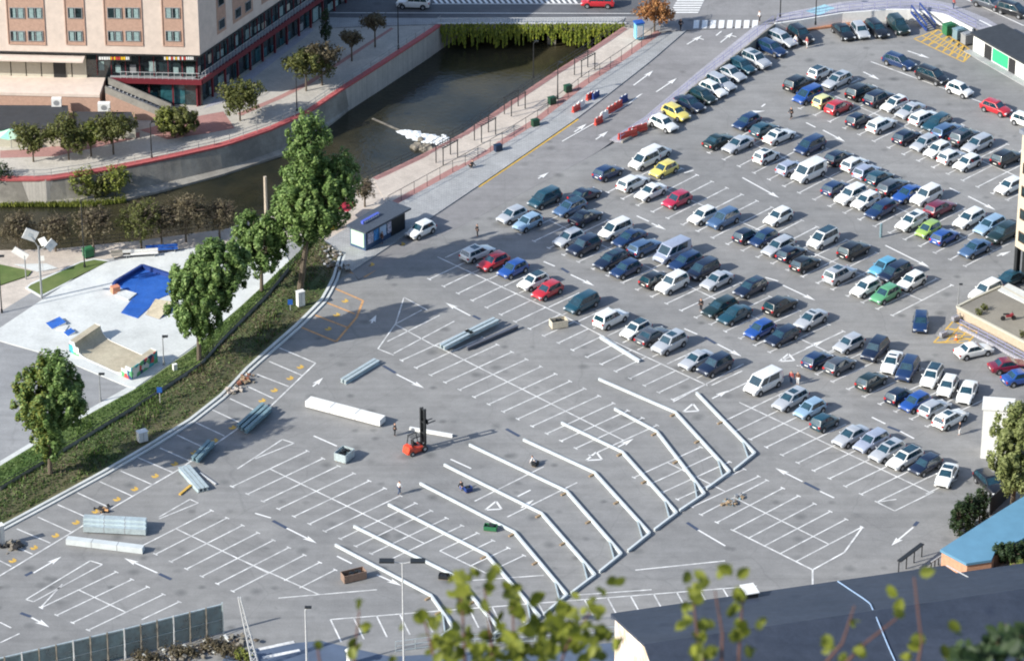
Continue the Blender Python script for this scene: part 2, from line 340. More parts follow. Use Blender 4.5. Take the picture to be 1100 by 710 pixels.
# south riverside path, park
flat('river_path', [(-60, 270.5), (60, 267.5), (150, 258.5), (240, 246.5), (300, 228.5), (350, 210.5), (400, 191.5), (418, 224), (372, 245), (345, 262), (330, 262), (200, 268), (115, 279), (60, 300), (0, 335), (-80, 340)], -.02, M['sand'], z0=-3.55)
flat('park_ground', [(-80, 335), (0, 335), (60, 298), (115, 278), (230, 262), (330, 258), (310, 292), (216, 380), (150, 430), (60, 485), (-80, 560)], .0, M['park_asphalt'])
flat('park_edge_path', [(0, 507), (60, 470), (148, 418), (215, 372), (212, 368), (140, 414), (55, 462), (0, 495)], .02, M['conc'])
flat('skate_plaza', [(0, 352), (81, 298), (115, 281), (218, 265), (300, 257), (312, 284), (255, 332), (209, 371), (146, 416), (137, 415), (60, 383), (0, 366), (-40, 352)], .1, M['conc'], z0=-.1)
flat('lawn', [(30, 309), (33, 306), (87, 282), (101, 279), (116, 281), (81, 298), (44, 317)], .12, M['grass'], z0=0)
flat('lawn', [(0, 284), (34, 291), (30, 296), (0, 306), (-40, 306), (-40, 284)], .12, M['grass'], z0=0)
flat('lawn_kerb', [(27, 309), (33, 304), (87, 280.5), (101, 277.5), (118, 280), (81, 299.5), (44, 319)], .1, M['conc'], z0=0)
flat('pale_path', [(14, 284), (50, 283), (62, 288), (40, 292)], .03, M['conc'])
# grass bank between park and lot
E1 = [(-60, 540), (0, 500), (60, 464), (148, 416), (216, 368), (290, 300), (330, 262), (345, 250)]
EF = [(-60, 560), (0, 527), (43, 501), (74, 482), (144, 440), (216, 393), (240, 366), (288, 318), (310, 291), (342, 255)]
E2 = [(-60, 596), (0, 564), (45, 540), (108, 506), (158, 477), (203, 449), (240, 420), (265, 393), (319, 346), (344, 321), (356, 300), (365, 270)]
ribbon('grass_strip', Vz(E1), Vz(EF), M['grass'], dz=.16, f=W, skirt=-.2)
def bank():
    mb = MB(); n = 60; a = resample(Vz(EF), n); b = resample(Vz(E2), n)
    for k in range(n):
        for j in range(6):
            def P(i, t):
                q = a[i].lerp(b[i], t); z = .45*math.sin(min(1, t*1.3)*math.pi)*(1-t*.3)+.08; return W(q.x, q.y, z)
            t0, t1 = j/6, (j+1)/6
            mb.face([P(k, t0), P(k+1, t0), P(k+1, t1), P(k, t1)][::-1])
    return struct(mb, 'grass_bank', M['scrub'])
bank()
ribbon('concrete_kerb', Vz(off(E2, 0, 0)), Vz(off(E2, 2.2, 1.2)), M['conc'], dz=.3, f=W, skirt=0)
ribbon('drain_channel', Vz(off(E2, 2.2, 1.2)), Vz(off(E2, 4.2, 2.4)), M['asphalt2'], dz=.06, f=W)
ribbon('concrete_kerb', Vz(off(E2, 4.2, 2.4)), Vz(off(E2, 6.2, 3.6)), M['conc'], dz=.15, f=W, skirt=0)
# the lot
LOT = [(-60, 605), (2, 571), (49, 543), (112, 509), (162, 480), (207, 453), (244, 424), (269, 397), (323, 350), (348, 325), (360, 303), (378, 292), (385, 301), (470, 250), (560, 205), (664, 152), (694, 138), (746, 95), (800, 55), (832, 28), (860, 24), (905, 24), (960, 20), (1000, 24), (1040, 60), (1110, 90), (1250, 150), (1250, 420), (1250, 560), (1180, 640), (1000, 650), (600, 740), (240, 760), (-60, 760)]
flat('parking_lot', LOT, .0, M['asphalt'], z0=-.13)
# wall between pavement and lot, curved wall
def wallline(name, px, zt, zb, th, m, label, cat, f=W):
    mb = MB(); P = [f(a, b, zt) for a, b in px]
    for a, b in zip(P, P[1:]):
        t = (b-a); t.z = 0; t.normalize(); n = Vector((-t.y, t.x, 0))*th/2
        q = [a-n, b-n, b+n, a+n]
        mb.prism(q, zb, a.z); 
    return tag(mb.build(name, m), label, cat)
cw = [(832, 25.5), (860, 21.5), (905, 14), (955, 10.5), (981, 10.5), (1015, 15.5), (1045, 31)]
mb = MB(); cwp = resample([W(a, b, 1.72) for a, b in cw], 30)
for a, b in zip(cwp, cwp[1:]): mb.bar((a.x, a.y, .86), (b.x, b.y, .86), .3, 1.74)
tag(mb.build('curved_wall', M['whitep']), 'curved whitewashed wall at the back of the car park', 'wall')
mb = MB(); sp = [WH(a, b, .17) for a, b in [(p.x, p.y) for p in resample(Vz(R4), 24)]]
for a, b in zip(sp, sp[1:]):
    h = max(a.z, b.z)+.02
    mb.bar((a.x, a.y, h/2-.05), (b.x, b.y, h/2-.05), .25, h+.1)
tag(mb.build('retaining_wall', M['stone']), 'grey retaining wall dropping from the street pavement to the car park', 'wall')
flat('planting_strip', [(838, 30), (860, 27), (905, 20), (935, 18), (935, 23), (905, 27), (862, 33), (842, 36)], .25, mat('rusty_planting_soil', (.36, .17, .1), .9, var=.3, scale=1), z0=-.02)
# left bank stone wall face (leans out to a ledge) and coping
mb = MB(); wb = [(-60, 222), (0, 219), (49, 218), (97, 217), (135, 214), (180, 203), (240, 187), (288, 171), (312, 163), (335, 148), (364, 126), (391, 103), (425, 80), (460, 58), (474, 50)]
wbw = resample([W(a, b, WZ+.3) for a, b in wb], 60); wt = resample(lbw, 60)
for k in range(60):
    a, b, c, d = wt[k], wt[k+1], wbw[k+1], wbw[k]
    ma, mb2 = a.lerp(d, .35), b.lerp(c, .35); ma.z, mb2.z = -1.6, -1.6
    mb.face([a, b, mb2, ma]); mb.face([ma, mb2, c, d]); mb.face([d, c, Vector((c.x, c.y, -4)), Vector((d.x, d.y, -4))])
tag(mb.build('river_wall', M['stone']), 'grey stone river wall below the red edged promenade', 'wall')
ribbon('red_paving_strip', Vz(off(LB, 0, 0)), Vz(off(LB, -1, -4)), mat('red_coping', (.42, .1, .1), .7, var=.15), dz=1.56, f=W, skirt=1.3)
# red brick paving on the promenade
flat('red_paving', [(150, 140), (196, 128), (240, 120), (252, 138), (225, 143), (180, 150)], 1.515, M['pink'])
flat('red_paving_strip', [(255, 122), (300, 103), (330, 88), (420, 30), (423, 31), (333, 91), (303, 106), (258, 125)], 1.515, M['pink'])
flat('red_paving_strip', [(218, 117), (330, 30), (338, 32), (240, 110)], 1.515, M['lav'])
flat('red_paving_strip', [(0, 170), (60, 168), (120, 155), (150, 148), (150, 142), (100, 150), (40, 160), (0, 162)], 1.515, M['pink'])
# ------------------------------------------------------------------ painted markings, dark aisle strokes
def line(mb, a, b, w=.13, z=.006, f=W):
    w = w*1.35 if w < .2 else w
    A = f(*a, z); B = f(*b, z); d = (B-A); d.z = 0
    if d.length < .01: return
    n = Vector((-d.y, d.x, 0)).normalized()*w/2; q = [A-n, B-n, B+n, A+n]
    if area([Vector((p.x, p.y)) for p in q]) < 0: q = q[::-1]
    mb.face(q)
lerp = lambda a, b, t: (a[0]+(b[0]-a[0])*t, a[1]+(b[1]-a[1])*t)
zc = [0.0040]
def block(L0, U0, step, k0, k1, T=6, mid=True, midf=.5, lo=True, hi=True, ustep=None, w=.13, clip=None):
    mbb = MARK; us = ustep or step; z = .008
    for k in range(k0, k1+1):
        L = (L0[0]+step[0]*k, L0[1]+step[1]*k); U = (U0[0]+us[0]*k, U0[1]+us[1]*k); C = lerp(L, U, midf)
        a = L if lo else C; b = U if hi else C
        line(mbb, a, b, w, z)
        if T:
            q = (step[0]*.13, step[1]*.13)
            if lo: line(mbb, (L[0]-q[0], L[1]-q[1]), (L[0]+q[0], L[1]+q[1]), w, z+.004)
            if hi: line(mbb, (U[0]-q[0], U[1]-q[1]), (U[0]+q[0], U[1]+q[1]), w, z+.004)
    if mid:
        a = lerp((L0[0]+step[0]*k0, L0[1]+step[1]*k0), (U0[0]+us[0]*k0, U0[1]+us[1]*k0), midf)
        b = lerp((L0[0]+step[0]*k1, L0[1]+step[1]*k1), (U0[0]+us[0]*k1, U0[1]+us[1]*k1), midf)
        line(mbb, a, b, w, z+.008)
MARK = MB()
block((249.3, 522.5), (330.4, 484.2), (16.6, 8.0), 0, 10)                                    # A
block((415.3, 602.5), (496.4, 564.2), (16.6, 8.0), 1, 4, lo=False)
for a, b in [((254.9, 503.4), (303.4, 471.8)), ((303.4, 471.8), (315.8, 475.9)), ((274, 492.5), (315.8, 475.9)), ((507.6, 623), (584, 617.6))]: line(MARK, a, b, .13, .02)
block((167, 595), (244, 556), (16.6, 7.95), -1, 5)                                           # B
block((167, 595), (244, 556), (16.6, 7.95), 6, 7, lo=False, mid=False)
for a, b in [((204, 536), (171, 555)), ((204, 536), (213, 540)), ((171, 557), (213, 540)), ((299, 642), (405, 633)), ((250, 597), (342, 638))]: line(MARK, a, b, .13, .02)
block((44, 652.5), (125, 614), (16.9, 8), 0, 3)                                              # C
block((44, 652.5), (125, 614), (16.9, 8), 4, 4, lo=False, mid=False)
for a, b in [((28, 643.5), (97, 602)), ((97, 602), (110, 606)), ((36, 646), (110, 606)), ((28, 643.5), (36, 646)), ((0, 690), (21, 680)), ((67, 627), (44, 652)), ((0, 668), (12, 674))]: line(MARK, a, b, .13, .02)
block((478, 410.7), (550, 378), (15.6, 7.85), -3, 10)                                        # E
for a, b in [((434, 319.4), (459, 333)), ((434, 319.4), (425, 347.6)), ((425, 347.6), (406, 374.6)), ((406, 374.6), (423, 381.4)), ((425, 348), (453, 333)), ((416, 366.8), (472.4, 338.6)), ((423, 379.5), (488, 345)), ((425, 348.7), (468, 372))]: line(MARK, a, b, .13, .022)
block((478, 410.7), (550, 378), (15.6, 7.85), 13, 17, mid=True)
for a, b in [((510, 538), (584, 501)), ((545, 555), (620, 518))]: line(MARK, a, b)
block((461, 300), (494, 284.5), (15.4, 7.6), 0, 17, T=6, mid=False, hi=False, midf=1)         # F lower
block((494, 284.5), (527, 269), (15.9, 7.6), -1, 18, mid=False, T=0, lo=True)                 # F upper
for a, b in [((470, 276), (604, 338.6)), ((604, 338.6), (655, 365)), ((655, 365), (760, 414)), ((794, 432), (1000, 529)), ((723, 431.5), (799, 390.7))]: line(MARK, a, b, .13, .02)
block((772, 455), (807.5, 438), (17, 8.4), 0, 10, mid=False, hi=False, midf=1)
for a, b in [((942, 539), (961, 548.5)), ((961, 548.5), (1003, 528)), ((963, 536), (942, 539))]: line(MARK, a, b, .13, .022)
block((807.5, 438), (841, 422), (17, 8.4), 0, 11, mid=False, T=0)
block((770, 561), (841, 524), (17, 8.35), -1, 5)                                             # G
for a, b in [((926.5, 566), (907, 593)), ((907, 593), (873, 611.7)), ((873, 611.7), (873, 628)), ((787, 569), (873, 611.7))]: line(MARK, a, b, .16, .022)
block((621, 281.5), (685, 251.5), (15.8, 7.45), -4, 15)                                      # H
block((717, 234.6), (781, 202), (16.1, 6.95), -4, 15)                                        # I
block((1036.6, 286), (1100, 253), (16.2, 7.15), -17, 0)                                      # J
block((1034, 194), (1098, 162), (15.9, 7.0), -11, 3)                                         # K
block((911, 418), (975, 388), (16.9, 8), -3, 5, mid=False)                                   # M
for a, b in [((935.5, 66.5), (1054, 110)), ((1054, 110), (1130, 142))]: line(MARK, a, b, .16)
line(MARK, (355, 665), (813, 629))
for k in range(19):
    x = 355+24.8*k; y = 665-36*(x-355)/458; line(MARK, (x, y), (x+11.5-k*.2, y+24-k*.6))
for a, b in [((682.5, 612), (779, 602)), ((600, 640), (700, 633))]: line(MARK, a, b)
# left edge bays
for a, b in [((18, 567.6), (54, 583)), ((40.6, 555), (76, 571)), ((62, 541.7), (97, 557)), ((83, 529), (118, 545)), ((107, 517), (143, 533)), ((129.6, 505.6), (163, 520)), ((147.6, 491), (185, 507)), ((172, 481), (206, 496)), ((190, 467), (222, 482)), ((209, 453), (241, 468)), ((228, 440), (258, 454)), ((247, 428), (275, 441)), ((266, 415), (294, 428)), ((276, 402), (310, 415)), ((289, 388), (324, 403)), ((300, 373.5), (339, 390)), ((2, 580), (35, 595)), ((-10, 597), (12, 608))]: line(MARK, a, b)
for a, b in [((-10, 624), (65, 579)), ((65, 579), (116, 548)), ((116, 548), (194, 503)), ((194, 503), (231, 477)), ((231, 477), (292, 435)), ((292, 435), (339, 390))]: line(MARK, a, b, .15, .02)
struct(MARK, 'parking_bay_lines', M['white'])
mb = MB()
for a, b in [((360, 310), (390, 323)), ((390, 323), (383, 341)), ((383, 341), (361, 367)), ((361, 367), (322.5, 351)), ((348, 324), (381, 337)), ((336, 337.5), (374, 352)), ((376, 292.5), (392, 297.5)), ((392, 297.5), (482, 236)), ((468, 247), (480, 240))]: line(mb, a, b, .28)
struct(mb, 'orange_bay_lines', M['orange'])
mb = MB()
for x, y in [(15, 603), (38, 589), (61, 576), (83, 562), (104, 550), (127, 537), (146, 526), (168, 512), (189, 499), (210, 487), (232, 474), (251, 460), (283, 431), (296, 420), (313, 407), (324, 395), (372, 324), (363, 339), (354, 354), (400, 285), (433, 263)]:
    p = W(x, y, .01); r = .5
    for j in range(5):
        an = R(45)+(j-2)*.5; c, s = math.cos(an), math.sin(an); q = Vector((p.x+c*(.15*(j-2)), p.y+s*(.2*(j-2)), .01+.002*j))
        mb.face([q+Vector((-r*c*.6+s*.13, -r*s*.6-c*.13, 0)), q+Vector((r*c*.6+s*.13, r*s*.6-c*.13, 0)), q+Vector((r*c*.6-s*.13, r*s*.6+c*.13, 0)), q+Vector((-r*c*.6-s*.13, -r*s*.6+c*.13, 0))])
struct(mb, 'yellow_bay_symbols', M['yellow'])
def arrow(mb, a, b, w=.22, head=True, f=W, z=.012):
    line(mb, a, b, w, z, f)
    if head:
        A = f(*a, z+.004); B = f(*b, z+.004); d = (B-A).normalized(); n = Vector((-d.y, d.x, 0))
        mb.face([B+d*.9, B-d*.9-n*.42, B-d*.5, B-d*.9+n*.42])
AR = MB()
for a, b, h in [((684, 232), (697, 238), 0), ((700, 240), (710, 244.5), 1), ((797.6, 191), (832, 210), 1), ((866, 132), (876, 137), 0), ((884, 140), (903, 150), 1), ((927.5, 77.6), (940, 83.6), 1),
    ((1040, 211), (1064, 223), 1), ((1020, 202), (1031, 207.5), 0), ((951, 263.6), (993, 284.5), 1), ((822, 298), (836, 302), 0), ((841, 306.5), (870, 320), 1), ((613, 295), (633, 304.5), 1), ((584, 281), (596, 286), 0),
    ((735, 353), (749, 359), 0), ((770.7, 369.6), (791, 380), 1), ((505, 339), (484, 328), 1), ((426, 402), (450, 414), 1), ((362, 479), (337, 468), 0), ((308, 567), (334, 580), 1), ((274, 551), (291, 556), 0),
    ((862, 517), (839, 505.5), 1), ((881, 527.5), (896, 534.5), 0), ((750, 569), (779, 586), 0), ((936.6, 448), (951, 455), 0), ((967, 463), (982, 471), 0), ((981, 566), (962, 582), 1),
    ((169, 615), (140, 602), 1), ((36, 615), (60, 601), 1), ((34, 663), (47, 670), 1), ((399, 347), (402, 342), 1), ((336, 415), (343, 409), 1), ((556, 533), (570, 526), 0), ((664, 480), (675, 474), 1), ((765, 428), (777, 422), 1), ((866, 374), (880, 368), 1), ((560, 545), (568, 540), 1), ((1071, 275), (1080, 272), 1), ((1067, 305), (1085, 295), 0),
    ((975, 55), (993, 61), 1), ((735, 186), (745, 183), 0), ((803, 121), (815, 120), 1), ((818, 115), (822, 112), 0), ((362, 597), (378, 605), 0), ((405, 617), (425, 626), 1), ((484, 493), (506, 503), 0)]: arrow(AR, a, b, head=bool(h))
for x, y in [(530, 544), (638, 491), (742, 439), (845, 385)]:
    p = W(x, y, .012); t = [Vector((.9, -.5, 0)), Vector((-.9, -.7, 0)), Vector((.3, 1.2, 0))]
    for i in range(3):
        a, b = p+t[i], p+t[(i+1) % 3]; d = (b-a).normalized(); n = Vector((-d.y, d.x, 0))*.12; AR.face([a-n, b-n, b+n, a+n])
for a, b, w in [((580, 164), (700, 93), .01), ((604, 152), (673, 113), .12), ((674, 112.7), (775, 34), .2)]:
    if w > .05: line(AR, a, b, w, .05, WH)
for a, b in [((680.6, 92), (698, 79)), ((705, 99), (723, 87)), ((617, 142), (626, 136)), ((640, 150), (649, 144)), ((578, 192), (585, 188)), ((738, 48), (750, 41)), ((774, 46), (784, 38))]: arrow(AR, a, b, .2, f=WH, z=.05)
line(AR, (750, 41), (756, 43), .2, .05, WH); line(AR, (784, 38), (791, 40), .2, .05, WH)
for k in range(8):
    x = 744.5+9*k; q = [WH(x, 31, .06), WH(x+6, 30.6, .06), WH(x+7, 22, .06), WH(x+1, 22, .06)]; AR.face(q)
for k in range(7):
    y = 2.5*k-2; AR.face([W(728+k*-1.5, y+1.4, 1.56), W(757-k*1.2, y+1.4, 1.56), W(758-k*1.2, y, 1.56), W(729-k*1.5, y, 1.56)])
for k in range(26): AR.face([W(468+k*6, 4, 1.56), W(471+k*6, 4, 1.56), W(467+k*6, -1, 1.56), W(464+k*6, -1, 1.56)])
line(AR, (340, 14), (700, 15), .12, 1.56); line(AR, (464, 4.6), (625, 4.6), .12, 1.562)
line(AR, (1030, -4), (1100, 28), .2, 1.55); line(AR, (1052, 22), (1080, 36), .3, 1.62)
struct(AR, 'painted_arrows', mat('bright_white_line', (.75, .75, .74), .7, var=.1))
DK = MB()  # flat dark blue strokes in the aisles, next to the white ones
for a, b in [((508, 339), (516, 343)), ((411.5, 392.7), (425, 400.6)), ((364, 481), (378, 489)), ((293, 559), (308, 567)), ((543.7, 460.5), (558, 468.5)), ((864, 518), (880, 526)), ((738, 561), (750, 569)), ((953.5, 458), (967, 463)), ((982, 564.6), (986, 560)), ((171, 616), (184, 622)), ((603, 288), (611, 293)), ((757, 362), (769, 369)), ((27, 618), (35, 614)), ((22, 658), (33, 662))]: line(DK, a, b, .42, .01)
struct(DK, 'dark_aisle_strokes', M['darkstroke'])
mb = MB()
# yellow hatched zones
def hatch(mb, poly, n, w=.22):
    a, b, c, d = poly
    for s, e in ((a, b), (b, c), (c, d), (d, a)): line(mb, s, e, w, .008)
    for k in range(1, n):
        t = k/n; line(mb, lerp(a, b, t), lerp(d, c, t), w, .012)
    for k in range(1, 3): line(mb, lerp(a, d, k/3), lerp(b, c, k/3), w, .016)
    for k in range(n): line(mb, lerp(a, b, k/n), lerp(d, c, min(1, (k+1)/n)), w, .02)
hatch(mb, ((1008, 32), (1046, 56), (1035, 67), (982, 42)), 7); hatch(mb, ((1003, 368), (1024, 345), (1050, 356), (1040, 368)), 3)
struct(mb, 'yellow_hatching', M['yellow'])
# ------------------------------------------------------------------ cars
PAL = {'white': (.78, .78, .76), 'silver': (.5, .52, .55), 'grey': (.09, .1, .12), 'black': (.008, .009, .012), 'navy': (.006, .014, .04), 'dark blue': (.008, .03, .1),
 'blue': (.014, .07, .3), 'steel blue': (.07, .14, .27), 'light blue': (.32, .47, .62), 'teal': (.008, .055, .085), 'dark green': (.007, .024, .024), 'green': (.1, .33, .16), 'lime': (.3, .45, .1),
 'red': (.48, .02, .03), 'crimson': (.42, .02, .06), 'burgundy': (.17, .012, .035), 'yellow': (.72, .6, .14), 'pale yellow': (.7, .68, .3), 'lavender': (.4, .44, .55), 'cream': (.7, .67, .55), 'cyan': (.1, .33, .5)}
CM = {}
def paint(c):
    if c not in CM:
        CM[c] = mat(c.replace(' ', '_')+'_car_paint', PAL[c], .32, .25 if c in ('silver', 'grey', 'steel blue', 'lavender', 'light blue') else 0, var=.07, coat=1, scale=2.5)
    return CM[c]
M['headlight'] = mat('headlight_glass', (.75, .78, .8), .15, .2, coat=1)
M['tail'] = mat('tail_light', (.5, .02, .02), .25, coat=1)
M['plate'] = mat('number_plate', (.7, .7, .65), .5)
M['rim'] = mat('alloy_rim', (.45, .46, .48), .35, .6)
M['carglass'] = mat('car_glass', (.012, .045, .065), .05, spec=1.0, var=.4, scale=1, coat=.6)
# kind: length, width, lower profile [(x, ztop)], belt frustum (x0,x1 at belt; x0,x1 at roof), belt z, roof z
KIND = {
 'hatchback': (4.0, 1.74, [(-2, .78), (-1.9, .95), (-1.5, .98), (.75, .95), (1.35, .86), (1.8, .74), (2, .58)], (-1.9, .95, -1.5, .25), .93, 1.48),
 'saloon': (4.5, 1.78, [(-2.25, .72), (-2.15, .95), (-1.5, 1.0), (.85, .94), (1.5, .85), (2.05, .72), (2.25, .56)], (-1.6, 1.05, -.95, .2), .93, 1.43),
 'estate': (4.6, 1.78, [(-2.3, .75), (-2.2, .95), (-1.6, .98), (.9, .95), (1.6, .85), (2.1, .72), (2.3, .56)], (-2.2, 1.05, -1.85, .25), .94, 1.47),
 'SUV': (4.5, 1.86, [(-2.25, .9), (-2.15, 1.06), (-1.6, 1.1), (.8, 1.08), (1.4, 1.02), (2.0, .9), (2.25, .7)], (-2.12, 1.0, -1.85, .35), 1.05, 1.7),
 'people carrier': (4.4, 1.82, [(-2.2, .85), (-2.1, 1.0), (-1.6, 1.03), (1.0, 1.02), (1.6, .92), (2.0, .8), (2.2, .6)], (-2.1, 1.45, -1.9, .55), 1.0, 1.68),
 'van': (4.9, 1.95, [(-2.45, 1.0), (-2.4, 1.1), (-1.8, 1.12), (1.2, 1.12), (1.8, 1.02), (2.25, .88), (2.45, .62)], (-2.38, 1.75, -2.3, .95), 1.08, 1.95),
 'small car': (3.5, 1.64, [(-1.75, .8), (-1.68, .96), (-1.3, 1.0), (.75, .98), (1.2, .88), (1.6, .76), (1.75, .6)], (-1.68, 1.0, -1.4, .3), .95, 1.52)}
CAR = {}
def car_proto(kind, col):
    L, Wd, prof, fr, bz, rz = KIND[kind]; hw = Wd/2; pm = paint(col)
    root = bpy.data.objects.new(kind.replace(' ', '_').lower() if kind != 'SUV' else 'suv', None); COL.objects.link(root)
    mb = MB()
    def taper(x):
        t = abs(x)/(L/2); return hw*(1-.10*max(0, t-.55)**1.5*4.2)
    secs = []
    for x, zt in prof:
        w = taper(x); e = .02 if abs(x) < L/2-.01 else .12
        secs.append([(x, y, z) for y, z in ((-w*.86, .22+e), (-w*.97, .34), (-w, .6*zt+.05), (-w*.965, zt-.07), (-w*.84, zt-.005), (-w*.4, zt+.035), (w*.4, zt+.035), (w*.84, zt-.005), (w*.965, zt-.07), (w, .6*zt+.05), (w*.97, .34), (w*.86, .22+e))])
    i0 = 0; n = len(secs[0])
    for s in secs: mb.v += s
    for k in range(len(secs)-1):
        for j in range(n): mb.f.append([k*n+j, k*n+(j+1) % n, (k+1)*n+(j+1) % n, (k+1)*n+j][::-1]); mb.m.append(0)
    mb.f.append(list(range(n))); mb.m.append(0); mb.f.append([(len(secs)-1)*n+j for j in range(n)][::-1]); mb.m.append(0)
    x0, x1, t0, t1 = fr; wb = hw*.93; wt = hw*.72 if kind != 'van' else hw*.86
    b = [(x0, -wb, bz-.03), (x1, -wb*.94, bz-.05), (x1, wb*.94, bz-.05), (x0, wb, bz-.03)]
    t = [(t0, -wt, rz-.03), (t1, -wt, rz-.04), (t1, wt, rz-.04), (t0, wt, rz-.03)]
    i = len(mb.v); mid = (t0+t1)/2
    top = [(t0+.12, -wt*.86, rz), (t1-.2, -wt*.86, rz), (t1-.2, wt*.86, rz), (t0+.12, wt*.86, rz)]
    mb.v += b+t+top
    for q in ((0,1,5,4),(1,2,6,5),(2,3,7,6),(3,0,4,7),(4,5,9,8),(5,6,10,9),(6,7,11,10),(7,4,8,11),(8,9,10,11)): mb.f.append([i+k for k in q]); mb.m.append(0)
    mb.mi = 1
    for ax in (-L*.31, L*.31):     # dark wheel arches
        for s in (-1, 1): mb.tube((ax, s*(hw*.9), .36), (ax, s*(hw*1.004), .36), .4, n=14)
    mb.box((L/2-.03, 0, .42), (.1, Wd*.6, .16)); mb.box((-L/2+.03, 0, .36), (.1, Wd*.6, .1))
    mb.mi = 0
    mb.box((x1-.3, hw*1.02, bz+.06), (.14, .16, .12)); mb.box((x1-.3, -hw*1.02, bz+.06), (.14, .16, .12))
    ob = mb.build('body', [pm, M['dark']], root)
    bv_ = ob.modifiers.new('b', 'BEVEL'); bv_.width = .055; bv_.segments = 3; bv_.limit_method = 'ANGLE'; bv_.angle_limit = R(22)
    dg = bpy.context.evaluated_depsgraph_get(); dg.update(); m2 = bpy.data.meshes.new_from_object(ob.evaluated_get(dg)); ob.modifiers.clear(); ob.data = m2; m2.name = 'body'
    m2.polygons.foreach_set('use_smooth', [True]*len(m2.polygons)); m2.set_sharp_from_angle(angle=R(50))
    bv = [Vector(p) for p in b]; tv = [Vector(p) for p in t]
    def panel(name, p, q, r, s_, cuts=None, mats=None, m=.07, mt=.07):
        # p,q bottom  r,s top (q->r same side)
        p, q, r, s_ = map(Vector, (p, q, r, s_)); n = (q-p).cross(s_-p).normalized()
        mm = MB()
        for (u0, u1) in (cuts or [(m, 1-m)]):
            f = lambda u, v: p.lerp(q, u).lerp(s_.lerp(r, u), v)+n*.012
            mm.face([f(u0, .1), f(u1, .1), f(u1, 1-mt), f(u0, 1-mt)]); g = lambda u, v: f(u, v)-n*.03
            for a_, b_ in (((u0, .1), (u1, .1)), ((u1, .1), (u1, 1-mt)), ((u1, 1-mt), (u0, 1-mt)), ((u0, 1-mt), (u0, .1))): mm.face([f(*b_), f(*a_), g(*a_), g(*b_)])
        return mm.build(name, M['carglass'], root)
    sc = [(.07, .35), (.365, .645), (.66, .95)] if kind in ('estate', 'people carrier', 'SUV') else ([(.18, .62), (.68, .93)] if kind == 'van' else [(.1, .5), (.515, .93)])
    panel('side_window', bv[0], bv[1], tv[1], tv[0], sc); panel('side_window', bv[2], bv[3], tv[3], tv[2], [(1-u1, 1-u0) for u0, u1 in sc])
    panel('windscreen', bv[1], bv[2], tv[2], tv[1]); panel('rear_window', bv[3], bv[0], tv[0], tv[3], mt=.12)
    for ax in (-L*.31, L*.31):
        for s in (-1, 1):
            w = MB(); w.tube((0, -s*.2, 0), (0, s*.012, 0), .31, n=14); w.mi = 1; w.tube((0, 0, 0), (0, s*.02, 0), .19, n=10)
            w.build('wheel', [M['black'], M['rim']], root, loc=(ax, s*hw*1.0, .31), smooth=True)
    zf = prof[-1][1]; zr = prof[0][1]
    for s in (-1, 1):
        h = MB(); h.box((L/2-.13, s*hw*.66, zf+.02), (.26, .36, .15), rz=-s*.35); h.build('headlight', M['headlight'], root)
        h = MB(); h.box((-L/2+.06, s*hw*.74, zr-.02), (.16, .26, .22), rz=s*.2); h.build('tail_light', M['tail'], root)
    pl = MB(); pl.box((-L/2-.012, 0, .62 if kind != 'saloon' else .58), (.02, .5, .12)); pl.build('number_plate', M['plate'], root)
    return root
def car(kind, col, x, y, hdg, z=0.0, zc=.72):
    p = W(x, y, z+zc); key = (kind, col)
    if key not in CAR: CAR[key] = car_proto(kind, col); o = CAR[key]
    else: o = copytree(CAR[key])
    o.location = (p.x, p.y, z+.012); o.rotation_euler = (0, 0, R(hdg)+random.uniform(-.035, .035)); o.scale = (1.05*random.uniform(.97, 1.03), 1.08, 1.1*random.uniform(.97, 1.03))
    if (x, y) in SUNROOF or (x, y) in BLACKROOF:
        L, Wd, prof, fr, bz, rz = KIND[kind]; full = (x, y) in BLACKROOF; a0, a1 = (fr[2]+.14, fr[3]-.2) if full else (fr[2]+(fr[3]-fr[2])*.45, fr[3]-.25); ww = Wd*.31*(1 if full else .8)
        mb = MB(); mb.prism([(a0, -ww), (a1, -ww), (a1, ww), (a0, ww)], rz-.01, rz+.018); mb.build('sunroof', M['carglass'], o)
    return o
SUNROOF = {(823, 168), (953, 484), (899, 87), (1021, 449), (837, 146), (871, 343), (958, 389), (961, 112), (979, 238), (1036, 147), (656, 279), (806, 309), (513, 271), (719, 369), (849, 429), (902, 295), (812, 65)}
BLACKROOF = {(573, 302), (1017, 510), (972, 492), (1001, 404), (884, 257), (881, 78), (612, 223), (683, 354)}
H_, S_, E_, U_, P_, V_, C_ = 'hatchback', 'saloon', 'estate', 'SUV', 'people carrier', 'van', 'small car'
D, U = 225, 45
